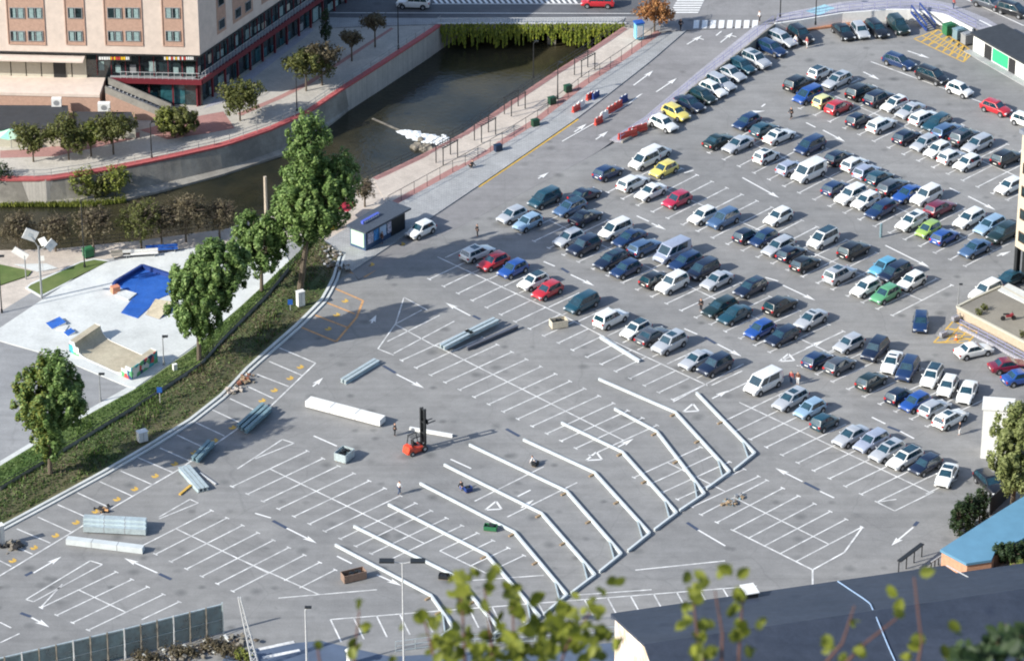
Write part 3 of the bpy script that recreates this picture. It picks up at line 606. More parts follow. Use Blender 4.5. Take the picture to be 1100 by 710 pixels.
ROWS = {
 'back row under the street wall': [(713, 133, -47, 'white', H_), (726, 121, -47, 'yellow', H_), (741, 111, -48, 'navy', S_), (755, 103, -48, 'dark green', H_), (766, 96, -48, 'white', H_), (774, 89, -48, 'silver', E_), (785, 79, -48, 'silver', S_), (797, 71, -48, 'teal', H_), (812, 65, -48, 'silver', U_), (829, 52, -50, 'dark blue', E_), (840, 42, -50, 'silver', E_), (860, 38, -60, 'black', U_)],
 'short row below the curved wall': [(906, 34, -70, 'black', S_), (924, 33, -76, 'silver', H_), (942, 31, -70, 'black', E_), (965, 28, -72, 'dark green', U_)],
 'roadside line beside the market hut': [(966, 66.5, -41, 'dark blue', E_), (1001, 82, -42, 'black', P_), (1031, 96.5, -42, 'white', C_), (1070, 116, -42, 'red', H_), (1101, 130, -42, 'white', C_)],
 'far side of the farthest double row': [(858, 90, U, 'black', U_), (881, 78, U, 'white', C_), (899, 87, D, 'silver', E_), (925, 99, U, 'black', U_), (944, 106, U, 'navy', U_), (961, 112, D, 'white', H_), (978, 119, D, 'silver', S_), (993, 126, U, 'white', E_), (1006, 132, D, 'teal', E_), (1018, 140, U, 'steel blue', E_), (1036, 147, U, 'grey', U_), (1050, 155, D, 'silver', E_), (1081, 170, U, 'black', U_)],
 'near side of the farthest double row': [(868, 103, D, 'blue', P_), (886, 109, U, 'pale yellow', C_), (901, 115, U, 'red', H_), (922, 129, U, 'navy', C_), (947, 134, U, 'white', E_), (974, 147, U, 'navy', H_), (993, 154, D, 'silver', H_), (1007, 161, D, 'white', H_), (1022, 168, U, 'white', H_), (1039, 175, D, 'white', H_), (1084, 200, D, 'white', H_)],
 'far side of the second double row': [(802, 131, D, 'dark blue', H_), (821, 139, U, 'teal', H_), (837, 146, U, 'white', S_), (870, 157, D, 'dark blue', P_), (901, 169, U, 'navy', H_), (918, 176, U, 'white', H_), (931, 184, U, 'lavender', H_), (945, 191, U, 'teal', H_), (959, 200, U, 'grey', E_), (975, 208, D, 'blue', S_), (995, 211, D, 'white', U_), (1010, 223, U, 'burgundy', E_), (1041, 235, D, 'white', E_), (1063, 242, D, 'light blue', E_), (1077, 251, D, 'dark green', U_)],
 'near side of the second double row': [(772, 151, U, 'dark green', S_), (793, 155, D, 'silver', S_), (823, 168, U, 'white', C_), (849, 180, U, 'lavender', H_), (869, 186, D, 'white', V_), (898, 202, U, 'dark blue', H_), (914, 210, D, 'white', U_), (930, 216, D, 'white', H_), (946, 225, D, 'dark blue', E_), (979, 238, D, 'white', E_), (997, 247, D, 'lime', C_), (1015, 254, U, 'blue', H_), (1047, 267, D, 'steel blue', S_)],
 'far side of the third double row': [(704, 165, U, 'white', P_), (692, 173, D, 'white', P_), (713, 182, D, 'yellow', H_), (836, 233, D, 'white', H_), (884, 257, D, 'white', P_), (917, 269, U, 'black', U_), (949, 287, D, 'cyan', H_), (961, 293, D, 'navy', P_), (979, 302, D, 'white', H_)],
 'near side of the third double row': [(653, 185, U, 'dark blue', H_), (680, 196, U, 'white', E_), (699, 206, D, 'white', S_), (727, 215, D, 'crimson', H_), (755, 232, D, 'white', H_), (777, 236, D, 'steel blue', U_), (802, 253, U, 'navy', C_), (820, 256, D, 'dark blue', H_), (836, 265, D, 'silver', E_), (850, 272, U, 'navy', H_), (865, 283, U, 'black', H_), (902, 295, U, 'silver', U_), (930, 309, D, 'white', H_), (951, 316, D, 'green', H_)],
 'far side of the fourth double row': [(585, 214, D, 'teal', P_), (628, 209, U, 'navy', S_), (612, 223, D, 'steel blue', E_), (629, 233, U, 'navy', S_), (661, 247, D, 'white', P_), (676, 256, D, 'dark blue', S_), (693, 265, U, 'steel blue', E_), (722, 272, D, 'lavender', V_), (736, 281, D, 'dark blue', E_), (755, 290, D, 'navy', P_), (770, 301, D, 'silver', S_), (806, 309, D, 'navy', E_), (838, 328, U, 'black', U_), (871, 343, D, 'silver', S_)],
 'near side of the fourth double row': [(550, 231, D, 'silver', H_), (567, 239, D, 'light blue', H_), (611, 256, D, 'silver', H_), (627, 265, D, 'navy', U_), (656, 279, D, 'navy', E_), (672, 289, D, 'dark blue', H_), (704, 300, U, 'black', H_), (722, 305, D, 'white', U_), (773, 330, D, 'dark green', E_), (789, 338, D, 'teal', S_), (816, 354, D, 'blue', H_), (840, 361, D, 'navy', E_)],
 'nearest long row beside the empty bays': [(513, 271, U, 'white', E_), (530, 281, D, 'red', H_), (551, 289, D, 'blue', H_), (573, 302, D, 'white', H_), (588, 312, D, 'red', H_), (625, 326, D, 'teal', P_), (656, 342, U, 'white', U_), (683, 354, D, 'white', H_), (701, 360, U, 'grey', S_), (719, 369, D, 'silver', U_), (748, 386, D, 'silver', S_), (768, 393, D, 'navy', U_), (820, 412, D, 'white', V_), (849, 429, D, 'silver', E_), (870, 439, D, 'light blue', H_), (886, 453, U, 'teal', C_), (914, 468, D, 'silver', S_), (936, 474, D, 'lavender', E_), (953, 484, D, 'silver', E_), (972, 492, D, 'white', E_), (994, 499, D, 'navy', H_), (1017, 510, 250, 'white', S_)],
 'far side of the lower right group': [(912, 369, D, 'silver', H_), (940, 376, 242, 'navy', U_), (958, 389, 249, 'white', S_), (975, 397, 247, 'dark blue', U_), (1001, 404, 246, 'white', E_), (1018, 415, 248, 'white', H_), (1039, 421, 250, 'white', S_)],
 'near side of the lower right group': [(878, 386, U, 'dark blue', H_), (902, 392, U, 'grey', H_), (936, 409, U, 'dark green', H_), (966, 425, U, 'navy', C_), (983, 432, D, 'blue', H_), (1004, 438, U, 'silver', H_), (1021, 449, U, 'white', E_)]}
PH = lambda c, k: f"{c} {k}"
used = {}
ORD = ['', 'first', 'second', 'third', 'fourth', 'fifth', 'sixth', 'seventh', 'eighth', 'ninth', 'tenth', 'eleventh', 'twelfth', 'thirteenth', 'fourteenth', 'fifteenth', 'sixteenth', 'seventeenth', 'eighteenth', 'nineteenth', 'twentieth', 'twenty-first', 'twenty-second']
def settag(o, lab, cat, grp):
    assert lab not in used, lab
    assert 4 <= len(lab.split()) <= 16, lab
    used[lab] = 1; tag(o, lab, cat, grp)
SHORT = {}
for row, cars in ROWS.items():
    cars = sorted(cars, key=lambda c: c[0]+c[1]*.5)
    def key(i):
        c = cars[i]; l = cars[i-1][3:] if i else None; r = cars[i+1][3:] if i < len(cars)-1 else None
        return (c[3:], l, r)
    for i, (x, y, h, c, k) in enumerate(cars):
        o = car(k, c, x, y, h); me = PH(c, k); same = [j for j in range(len(cars)) if cars[j][3:] == (c, k)]
        if len(same) == 1: lab = f"{me}, the only one on the {row}"
        else:
            if i == 0: lab = f"{me} at the left end of the {row}"
            elif i == len(cars)-1: lab = f"{me} at the right end of the {row}"
            else: lab = f"{me} right of the {PH(*cars[i-1][3:])}, {row}"
            if lab in used or sum(1 for j in same if j and i and cars[j-1][3:] == cars[i-1][3:]) > 1: lab = f"{me}, {ORD[i+1]} from left, {row}"
        settag(o, lab, 'car' if k != V_ else 'van', 'cars parked in the car park')
for x, y, h, c, k, z, lab in [
  (452, 247, 227, 'white', H_, 0, 'white hatchback parked at the kerb beside the blue kiosk'),
  (989, 346, 262, 'dark blue', H_, 0, 'dark blue hatchback with headlights towards us, alone in the aisle near the hatching'),
  (1046, 376, 22, 'white', S_, 0, 'white saloon parked askew below the beige wall and railing'),
  (1083, 392, 16, 'burgundy', S_, 0, 'burgundy saloon right of the white saloon, below the purple railing'),
  (1097, 405, 20, 'blue', S_, 0, 'blue saloon cut by the right edge, below the burgundy one'),
  (1059, 313, 222, 'white', U_, 0, 'white SUV half hidden behind the raised terrace by the tower block'),
  (1084, 300, 222, 'teal', S_, 0, 'teal saloon at the dark foot of the beige tower block'),
  (1063, 518, -68, 'black', E_, 0, 'black estate parked between the pale leafy tree and the blue roof'),
  (444, 3, 176, 'white', U_, 1.55, 'white SUV crossing the river bridge at the top'),
  (1088, 11, -35, 'black', P_, 1.55, 'black people carrier on the road at the top right'),
  (1062, 3, -35, 'grey', E_, 1.55, 'grey estate on the road behind the black people carrier')]:
    settag(car(k, c, x, y, h, z), lab, 'car', 'cars on the streets around' if z else None)
o = car(P_, 'red', 642, 2, 176, 1.55); settag(o, 'bright red car cut by the top edge, on the bridge road', 'car', 'cars on the streets around')
# ------------------------------------------------------------------ people
def skinmesh(vs, es, rs, sub=1):
    me = bpy.data.meshes.new('t'); me.from_pydata(vs, es, []); o = bpy.data.objects.new('t', me); COL.objects.link(o)
    md = o.modifiers.new('s', 'SKIN'); sk = me.skin_vertices[0].data
    for i, r in enumerate(rs): sk[i].radius = (r, r)
    sk[0].use_root = True
    md2 = o.modifiers.new('u', 'SUBSURF'); md2.levels = sub
    dg = bpy.context.evaluated_depsgraph_get(); dg.update(); m2 = bpy.data.meshes.new_from_object(o.evaluated_get(dg))
    bpy.data.objects.remove(o); bpy.data.meshes.remove(me); return m2
def person(px, py, hdg, top, legs, label, pose='stand', z=0.0, ph=0.0, shirtname='jacket'):
    """feet at pixel (px,py)"""
    p = WH(px, py, 0) if z is None else W(px, py, z); s = math.sin(ph)
    st = .22 if pose == 'walk' else .05
    hipz, shz, hd = .92, 1.42, 1.62; lean = .04
    if pose == 'crouch': hipz, shz, hd, lean = .42, .82, 1.0, .32
    pel = (0, 0, hipz); ch = (lean*.7, 0, (hipz+shz)/2+.04); nk = (lean, 0, shz+.05); he = (lean*1.25, 0, hd); ht = (lean*1.3, 0, hd+.12)
    V = [pel, ch, nk, he, ht]; Eg = [(0, 1), (1, 2), (2, 3), (3, 4)]; Rr = [.15, .16, .065, .1, .07]
    arms = []; legsl = []
    for sd in (-1, 1):
        sw = sd*st
        sh = (lean, sd*.18, shz); el = (lean+.02-sw*.5+(.12 if pose == 'crouch' else 0), sd*.26, shz-.28); ha = (lean+.1-sw+(.2 if pose == 'crouch' else 0), sd*.24, shz-.52); hf = (ha[0]+.04, ha[1], ha[2]-.09)
        i = len(V); V += [sh, el, ha, hf]; Eg += [(2, i), (i, i+1), (i+1, i+2), (i+2, i+3)]; Rr += [.075, .055, .042, .04]; arms.append((sh, el, ha))
        if pose == 'crouch': kn = (.36, sd*.16, .48); an = (.08, sd*.14, .08)
        else: kn = (sw*.5+.03, sd*.1, .5); an = (sw-.02, sd*.1, .09)
        hp = (0, sd*.1, hipz-.04); to = (an[0]+.17, an[1], .045); i = len(V); V += [hp, kn, an, to]; Eg += [(0, i), (i, i+1), (i+1, i+2), (i+2, i+3)]; Rr += [.1, .075, .05, .04]; legsl.append((hp, kn, an))
    t = thing('person', (p.x, p.y, p.z+.012), R(hdg), None, None)
    b = bpy.data.objects.new('body', skinmesh(V, Eg, Rr)); COL.objects.link(b); b.parent = t; b.data.materials.append(M['skin'])
    tv = [pel, ch, nk]; te = [(0, 1), (1, 2)]; tr = [.165, .18, .085]
    for sh, el, ha in arms: i = len(tv); tv += [sh, el, ha]; te += [(2, i), (i, i+1), (i+1, i+2)]; tr += [.09, .07, .055]
    j = bpy.data.objects.new(shirtname, skinmesh(tv, te, tr)); COL.objects.link(j); j.parent = t; j.data.materials.append(top)
    tv = [(0, 0, hipz+.04)]; te = []; tr = [.165]
    for hp, kn, an in legsl: i = len(tv); tv += [hp, kn, an]; te += [(0, i), (i, i+1), (i+1, i+2)]; tr += [.112, .088, .066]
    j = bpy.data.objects.new('trousers', skinmesh(tv, te, tr)); COL.objects.link(j); j.parent = t; j.data.materials.append(legs)
    hm = skinmesh([(he[0]-.03, 0, hd+.02), (he[0]-.01, 0, hd+.13)], [(0, 1)], [.108, .085]); j = bpy.data.objects.new('hair', hm); COL.objects.link(j); j.parent = t; hm.materials.append(M['hair'])
    settag(t, label, 'person', 'people on foot'); return t
cb, cw_, cd, cbl, crd, cbr = [mat(n, c, .8, var=.1) for n, c in (('black_cloth', (.02, .02, .024)), ('white_cloth', (.7, .7, .7)), ('denim_cloth', (.05, .08, .15)), ('blue_cloth', (.04, .1, .3)), ('red_cloth', (.4, .08, .08)), ('brown_cloth', (.18, .08, .05)))]
for a in [(513, 254, 200, cb, cb, 'person in black standing in the tree shade left of the white car', 'stand'), (850, 412, 240, crd, cd, 'person in dark red top left of a pair beside the pale van', 'stand'), (857, 413, 250, cbr, cw_, 'person in brown top and white trousers of the pair near the pale van', 'stand'),
          (850, 128, 215, cb, cb, 'person in black walking across the aisle above the parked cars', 'walk'), (424, 468, 20, cb, cb, 'person in black standing left of the red forklift', 'stand'), (429, 531, 30, cw_, cd, 'worker in white top walking between empty bays below the forklift', 'walk'),
          (575, 499, 160, cw_, cw_, 'worker in white crouching between the long white steel frames', 'crouch'), (497, 527, 120, cb, cbl, 'worker in dark clothes crouching beside a steel frame start', 'crouch'),
          (753, 334, 250, cb, cb, 'person in black standing beside the dark green estate', 'stand'), (1012, 463, 20, crd, cb, 'person in red top loading at the rear of the white estate', 'walk'), (1031, 467, 160, cb, cw_, 'person in black jacket standing right of the white estate', 'stand'),
          (867, 52, 200, crd, cw_, 'person in pink top beside the black SUV under the street wall', 'stand'), (855, 50, 200, cw_, cbl, 'person in white top near the black SUV under the street wall', 'walk')]: person(*a)
for a in [(816, 24, 190, cw_, cb, 'pedestrian in white top waiting at the zebra crossing corner', 'stand', 1.7), (411, 262, 200, cbr, cd, 'person in brown top standing at the kiosk counter', 'stand', .15), (731, 33, 60, cb, cb, 'pedestrian in black at the left end of the zebra crossing', 'walk', 1.6),
          (1024, 10, 20, crd, cd, 'pedestrian in red on the pavement beside the blue stairs', 'stand', 1.62), (505, 181, 30, cb, cb, 'person in black sitting low on the riverside walk', 'crouch', .15)]: person(*a)
# ------------------------------------------------------------------ helpers for buildings
def bo(mb, name, mats, parent, org=None, smooth=False):
    o = org if org is not None else parent.location
    mb.v = [(v[0]-o[0], v[1]-o[1], v[2]-o[2]) for v in mb.v]
    return mb.build(name, mats, parent, smooth)
class Fac:
    def __init__(s, A, d):
        s.A = Vector((A.x, A.y, 0)); s.d = Vector((d.x, d.y, 0)).normalized(); s.B = s.A+s.d
        n = Vector((-s.d.y, s.d.x, 0)); s.n = n if n.dot(CP-s.A) > 0 else -n
    def uz(s, px, py): return onplane(px, py, s.A, s.B)
    def box(s, mb, u0, u1, z0, z1, o0, o1):
        P = [s.A+s.d*u+s.n*o for u, o in ((u0, o0), (u1, o0), (u1, o1), (u0, o1))]; mb.prism(P, z0, z1)
    def pbox(s, mb, x0, y0, x1, y1, o0, o1):
        u0, z0 = s.uz(x0, y1); u1, z1 = s.uz(x1, y0); a, b = min(u0, u1), max(u0, u1); s.box(mb, a, b, min(z0, z1), max(z0, z1), o0, o1)
    def window(s, parent, x0, y0, x1, y1, curtain=True, frame=None, label=None):
        u0, z0 = s.uz(x0, y1); u1, z1 = s.uz(x1, y0); u0, u1 = min(u0, u1), max(u0, u1); z0, z1 = min(z0, z1), max(z0, z1); f = .09
        mb = MB()
        for q in ((u0, u1, z0, z0+f), (u0, u1, z1-f, z1), (u0, u0+f, z0+f, z1-f), (u1-f, u1, z0+f, z1-f), ((u0+u1)/2-f/2, (u0+u1)/2+f/2, z0+f, z1-f)): s.box(mb, *q, .04, .12)
        w = bo(mb, 'window', frame or M['grey'], parent)
        mb = MB(); s.box(mb, u0+f, u1-f, z0+f, z1-f, .03, .06)
        if curtain:
            mb.mi = 1; r = random.random()
            for k in range(2):
                a = u0+f+(u1-u0)*.5*k; q = (u1-u0)*.5
                if random.random() < .8: s.box(mb, a+q*.12, a+q*random.uniform(.4, .8), z0+f, z1-f-.1*r, .06, .066)
        pn = bo(mb, 'pane', [M['glass'], M['curt']], w, parent.location); return w
# ------------------------------------------------------------------ apartment block top left
A = W(217, 117, 1.5); d1 = W(0, 55, 8)-W(220, 60, 8); d2 = W(337, 8, 4)-W(222, 88, 4)
F1 = Fac(A, d1); F2 = Fac(A, d2); T = thing('apartment_building', A, 0, 'beige apartment block with salmon brick bays and dark red shop storeys by the river', 'building')
used[T['label']] = 1
zb = F1.uz(220, 60)[1]; zr0 = F1.uz(200, 91)[1]; zr1 = F1.uz(200, 86)[1]; D1 = F1.d; D2 = F2.d
def inset(i): # corner inset
    c = F1.A-F1.n*i; # intersect lines
    s_ = F2.A-F2.n*i; # solve c + D1*a = s_ + D2*b
    det = D1.x*(-D2.y)+D2.x*D1.y; rx, ry = s_.x-c.x, s_.y-c.y; a = (rx*(-D2.y)+D2.x*ry)/det; return c+D1*a
L1, L2 = 75, 42
def fp(i): c = inset(i); return [c, c+D1*L1, c+D1*L1+D2*L2, c+D2*L2]
mb = MB(); mb.prism(fp(0), zb, 26); bo(mb, 'wall', M['beige'], T)
mb = MB(); mb.prism(fp(1.2), 1.45, zb); bo(mb, 'shop_front_core', M['glass'], T)
mb = MB(); mb.prism(fp(-.1), zb-.22, zb+.0); bo(mb, 'dark_fascia', M['dark'], T)
mb = MB(); F1.box(mb, -.1, F1.uz(118, 90)[0], zr0, zr1, -.2, .15); F2.box(mb, 0.16, L2, zr0, zr1, -.2, .15); bo(mb, 'red_band', M['dred'], T)
mb = MB(); F1.box(mb, .2, F1.uz(118, 90)[0], zr1-.5, zr1-.05, -1.15, -.25); F2.box(mb, .2, L2, zr1-.5, zr1-.05, -1.15, -.25); bo(mb, 'balcony_slab', M['walk'], T)
mb = MB(); mb.mi = 0
for F, L in ((F1, F1.uz(97, 90)[0]), (F2, L2)):
    u = .6; k = 0
    while u < L:
        mb = MB(); F.box(mb, u, u+.1, zr1, zb-.2, -1.0, -.85); bo(mb, 'shop_mullion', M['dred'], T); u += 1.9; k += 1
    u = .6
    while u < (L if F is F2 else F1.uz(150, 90)[0]): mb = MB(); F.box(mb, u, u+.2, 1.5, zr0, -.9, -.6); bo(mb, 'shop_pillar', M['dred'], T); u += 3.2
mb = MB()
for F, L in ((F1, F1.uz(97, 90)[0]), (F2, L2)):
    u = 1.0
    while u < L-1.5:
        w = random.uniform(.6, 1.5); z0 = zr1+random.uniform(.1, .6)
        mb = MB(); F.box(mb, u, u+w, z0, z0+random.uniform(.6, 1.6), -1.19, -1.12); bo(mb, 'shop_display', M[random.choice(('curt', 'tealglass', 'cream2', 'curt', 'grey'))], T)
        if F is F2 or u < F1.uz(150, 90)[0]:
            mb = MB(); F.box(mb, u, u+w, 1.7, 1.7+random.uniform(.8, 2), -1.19, -1.12); bo(mb, 'shop_display', M[random.choice(('curt', 'tealglass', 'grey', 'tealglass'))], T)
        u += random.uniform(1.7, 3)
mb = MB(); F1.pbox(mb, 172, 93, 197, 115, -1.2, -1.05); bo(mb, 'teal_shop_window', M['tealglass'], T)
mb = MB(); F1.pbox(mb, 199, 93, 216, 117, -1.2, -1.0); bo(mb, 'shop_door', M['glass'], T)
# rail in front of the upper shops
mb = MB(); F1.box(mb, .1, F1.uz(130, 90)[0], zr1+.95, zr1+1.0, .02, .07); F2.box(mb, .2, L2, zr1+.95, zr1+1.0, .02, .07)
for F, L in ((F1, F1.uz(130, 90)[0]), (F2, L2)):
    u = .3
    while u < L: F.box(mb, u, u+.04, zr1, zr1+.95, .03, .06); u += .8
bo(mb, 'balcony_rail', M['lgrey'], T)
for x0, x1 in ((105, 141), (175, 211)):
    mb = MB(); F1.pbox(mb, x0, 59.8, x1, 65, .0, .14); sgn = bo(mb, 'shop_sign', M['dark'], T)
    mb = MB(); random.seed(x0); x = x0+1.5
    while x < x1-3:
        w = random.uniform(1, 2.2); mb.mi = random.choice((0, 1, 0, 2)); F1.pbox(mb, x, 61, x+w, 64, .14, .18); x += w+.7
    bo(mb, 'sign_letters', [M['whitep'], M['yellowp'], M['red']], sgn, T.location)
# bays and windows
def bay(F, x0, x1, wins, rows, ytop=-60, ybot=None):
    mb = MB(); u0, zz = F.uz(x0, ybot); u1, _ = F.uz(x1, ybot); a, b = min(u0, u1), max(u0, u1)
    F.box(mb, a, b, zz, 25, -.02, .03); bo(mb, 'brick_bay', M['salmon'], T)
    mb = MB()
    for q in ((a-.12, a, zz-.12, 25), (b, b+.12, zz-.12, 25), (a, b, zz-.12, zz)): F.box(mb, *q, -.02, .1)
    bo(mb, 'bay_frame', M['salmon'], T)
    for (y0, y1, dx) in rows:
        for w0, w1 in wins: F.window(T, w0+dx, y0, w1+dx, y1)
rows = [(-16, -5, -.6), (8.5, 19.8, 0), (33.5, 44.3, .6)]
bay(F1, 10, 48.5, [(10.8, 26), (29.8, 45.5)], rows, ybot=47); bay(F1, 72, 91.5, [(73, 88)], rows, ybot=47.5); bay(F1, 114, 153, [(115.5, 130.5), (134.5, 150)], rows, ybot=48); bay(F1, 176, 196.5, [(177.5, 193)], rows, ybot=49)
def side_bay(px0, px1, py0, py1, wins):
    u0, z0 = F2.uz(px0, py0); u1, z1 = F2.uz(px1, py1); mb = MB(); zz = zb+1.2
    F2.box(mb, u0, u1, zz, 25, -.02, .03); bo(mb, 'brick_bay', M['salmon'], T)
    n = wins; w = 1.5
    for r in range(3):
        z = zz+.5+r*3.35
        for k in range(n):
            c = u0+(u1-u0)*(k+.5)/n; mb = MB()
            for q in ((c-w/2, c+w/2, z, z+.09), (c-w/2, c+w/2, z+1.31, z+1.4), (c-w/2, c-w/2+.09, z+.09, z+1.31), (c+w/2-.09, c+w/2, z+.09, z+1.31)): F2.box(mb, *q, .04, .12)
            wn = bo(mb, 'window', M['grey'], T); mb = MB(); F2.box(mb, c-w/2+.09, c+w/2-.09, z+.09, z+1.31, .03, .06); bo(mb, 'pane', M['glass'], wn, T.location)
side_bay(233, 243, 30, 30, 1); side_bay(250, 272, 20, 20, 2); side_bay(281, 290, 10, 10, 1); side_bay(300, 318, 0, 0, 2)
# terrace, stairs
tz = F1.uz(50, 86)[1]; ut = F1.uz(112, 90)[0]
T2 = thing('terrace', F1.A+F1.d*ut, 0, 'white paved terrace on a salmon wall left of the shop stairs', 'terrace'); used[T2['label']] = 1; T2.location.z = 1.5
mb = MB(); F1.box(mb, ut, L1, 1.5, tz-.4, -1.1, 4.2); bo(mb, 'terrace_wall', M['salmon'], T2)
mb = MB(); F1.box(mb, ut, L1, tz-.4, tz, -1.1, 4.3); bo(mb, 'terrace_slab', M['beige'], T2)
mb = MB(); u = F1.uz(92, 80)[0]
while u < L1: F1.box(mb, u, u+1.9, tz, tz+3.2, -1.15, -.9); u += 2.05
bo(mb, 'shutters', M['cream2'], T2)
mb = MB(); F1.pbox(mb, 57, 68, 69, 87, -.9, -.8); bo(mb, 'doorway', M['dark'], T2)
mb = MB(); u = F1.uz(92, 80)[0]; F1.box(mb, u, L1, tz+3.3, tz+3.5, -1, 1.6); bo(mb, 'awning', M['beige'], T2)
st = thing('staircase', F1.A+F1.d*ut, 0, 'grey stairs with sloping parapets from the white terrace to the promenade', 'stairs'); used[st['label']] = 1; st.location.z = 1.5
us = F1.uz(118, 90)[0]; ue = F1.uz(185, 110)[0]; n = 16; mb = MB(); LP = lambda u, o, z: tuple(F1.A+F1.d*u+F1.n*o+Vector((0, 0, z)))
for k in range(n): a = us+(ue-us)*k/n; b = us+(ue-us)*(k+1)/n; F1.box(mb, min(a, b), max(a, b), 1.5, tz-(tz-1.5)*(k+.6)/n, 1.2, 3.8)
bo(mb, 'steps', M['walk'], st)
def slopewall(o0, o1, zlo, zhi, m, nm):     # zlo/zhi offsets above the stair line; zlo None = ground
    mb = MB(); z0a, z0b = (1.5, 1.5) if zlo is None else (tz+zlo, 1.5+zlo); a, b = us, ue
    c = [(a, z0a), (b, z0b), (b, 1.5+zhi), (a, tz+zhi)]
    f0 = [LP(u, o0, z) for u, z in c]; f1 = [LP(u, o1, z) for u, z in c]; mb.face(f0); mb.face(f1)
    for i in range(4): j = (i+1) % 4; mb.face([f0[i], f0[j], f1[j], f1[i]])
    bo(mb, nm, m, st)
slopewall(3.82, 4.05, None, .15, M['salmon'], 'side_wall'); slopewall(3.78, 4.1, .16, 1.15, M['stone'], 'parapet'); slopewall(.95, 1.2, .1, 1.1, M['stone'], 'parapet')
def box_thing(name, mb, m, label, cat, group=None):
    o = mb.build(name, m); settag(o, label, cat, group); return o
# huts with black roofs and air units
def hut(px, zt, label, name='flat_roofed_hut'):
    P = [W(a, b, zt) for a, b in px]; c = P[0]; t = thing(name, (c.x, c.y, 1.5), 0, None, None); settag(t, label, 'hut', None)
    mb = MB(); mb.prism(P, zt-.25, zt); bo(mb, 'roof', M['roofblk'], t)
    ce = sum(P, Vector())/len(P); Q = [ce+(p-ce)*.95 for p in P]; mb = MB(); mb.prism(Q, 1.5, zt-.26); bo(mb, 'wall', M['cream2'], t)
hut([(-60, 113), (73, 113.5), (75, 138), (-60, 139)], 4.2, 'long low hut with black flat roof at the left edge'); hut([(78, 120), (141, 120.5), (147, 134), (80, 137)], 3.6, 'smaller black roofed hut right of the long hut')
for x, y, w, l in ((61, 114, 1.3, 'smaller white air conditioning unit on the black hut roof'), (112, 119, 1.6, 'larger white air conditioning unit behind the small hut')):
    p = W(x, y, 4.2); mb = MB(); mb.box((p.x, p.y, 4.8), (w, .8, 1.1)); mb.mi = 1; mb.tube((p.x, p.y-.41, 4.8), (p.x, p.y-.43, 4.8), .38, n=14); box_thing('air_conditioner', mb, [M['whitep'], M['grey']], l, 'air conditioner', 'air conditioning units')
p = W(12, 152, 2.5); mb = MB()
for k in range(8):
    a0, a1 = k*math.pi/4, (k+1)*math.pi/4; mb.mi = k % 2; mb.face([(p.x, p.y, 4.3), (p.x+1.9*math.cos(a0), p.y+1.9*math.sin(a0), 3.6), (p.x+1.9*math.cos(a1), p.y+1.9*math.sin(a1), 3.6)])
t = thing('parasol', (p.x, p.y, 1.5), 0, None, None); settag(t, 'pale green parasol beside the trees at the left edge', 'parasol', None); bo(mb, 'canopy', [M['palegreen'], mat('mint_cloth', (.25, .6, .45), .7)], t)
mb = MB(); mb.tube((p.x, p.y, 1.5), (p.x, p.y, 4.3), .05); bo(mb, 'pole', M['grey'], t)
# ------------------------------------------------------------------ trees
def tree(px, py, z, lobes, nleaf, ls, lm, label, cat='tree', trunk=.25, name='tree', group=None, clump=.9, spread=1.0, seed=1, bare=False, f=None, second=None):
    rnd = random.Random(seed*77+int(px)); p = W(px, py, z) if z is not None else WH(px, py)
    t = thing(name, tuple(p), 0, None, None); settag(t, label, cat, group)
    mb = MB(); tot = sum(l[3]*l[4]*l[5] for l in lobes); top = max(l[2] for l in lobes); lx = [l for l in lobes]
    mb.tube((0, 0, -.1), (lx[0][0]*.5, lx[0][1]*.5, lx[0][2]*.6), trunk, trunk*.75, cap=False)
    fork = Vector((lx[0][0]*.5, lx[0][1]*.5, lx[0][2]*.6))
    for l in lobes:
        c = Vector(l[:3]); mb.tube(fork, c, trunk*.7, trunk*.3, 6, cap=False)
        for k in range(7 if not bare else 16):
            d = Vector((rnd.gauss(0, 1), rnd.gauss(0, 1), abs(rnd.gauss(.3, .8)))).normalized(); e = c+Vector((d.x*l[3], d.y*l[4], d.z*l[5]))*.85; s = fork.lerp(c, rnd.uniform(.2, 1))
            mb.tube(s, e, trunk*.3, .03, 5, cap=False)
            if bare:
                for j in range(4): g = s.lerp(e, rnd.uniform(.4, .9)); mb.tube(g, g+Vector((rnd.gauss(0, .7), rnd.gauss(0, .7), rnd.uniform(.2, 1))), .04, .015, 4, cap=False)
    mb.build('trunk', M['bark'], t)
    mb = MB()
    for l in lobes:
        n = int(nleaf*(l[3]*l[4]*l[5])/tot); c = Vector(l[:3]); nc = max(10, int((l[3]*l[4]*l[5])**(2/3)*5.5/clump**2)); per = max(1, n//nc)
        for k in range(nc):
            d = Vector((rnd.gauss(0, 1), rnd.gauss(0, 1), rnd.gauss(.1, 1))).normalized(); rr = rnd.uniform(.25, 1.03)**.6*spread
            cc = c+Vector((d.x*l[3], d.y*l[4], d.z*l[5]))*rr; cr = clump*rnd.uniform(.5, 1.15)
            for j in range(per):
                q = Vector((rnd.gauss(0, 1), rnd.gauss(0, 1), rnd.gauss(0, 1))).normalized()*cr*rnd.uniform(.5, 1); q.z *= 1.5; q.x *= .85; q.y *= .85
                pp = cc+q; nn = (q.normalized()+d*.5+Vector((rnd.gauss(0, .5), rnd.gauss(0, .5), rnd.gauss(.2, .5)))).normalized()
                a = nn.orthogonal().normalized(); a = Matrix.Rotation(rnd.uniform(0, 6.28), 3, nn) @ a; b = nn.cross(a); s = ls*rnd.uniform(.6, 1.3)
                mb.mi = 1 if (second and rnd.random() < .5 and pp.x < lobes[0][0]-.2) else 0
                mb.face([pp-a*s*.9, pp-b*s*.45, pp+a*s*.9, pp+b*s*.45])
    mb.build('crown', [M[lm]]+([M[second]] if second else []), t); return t
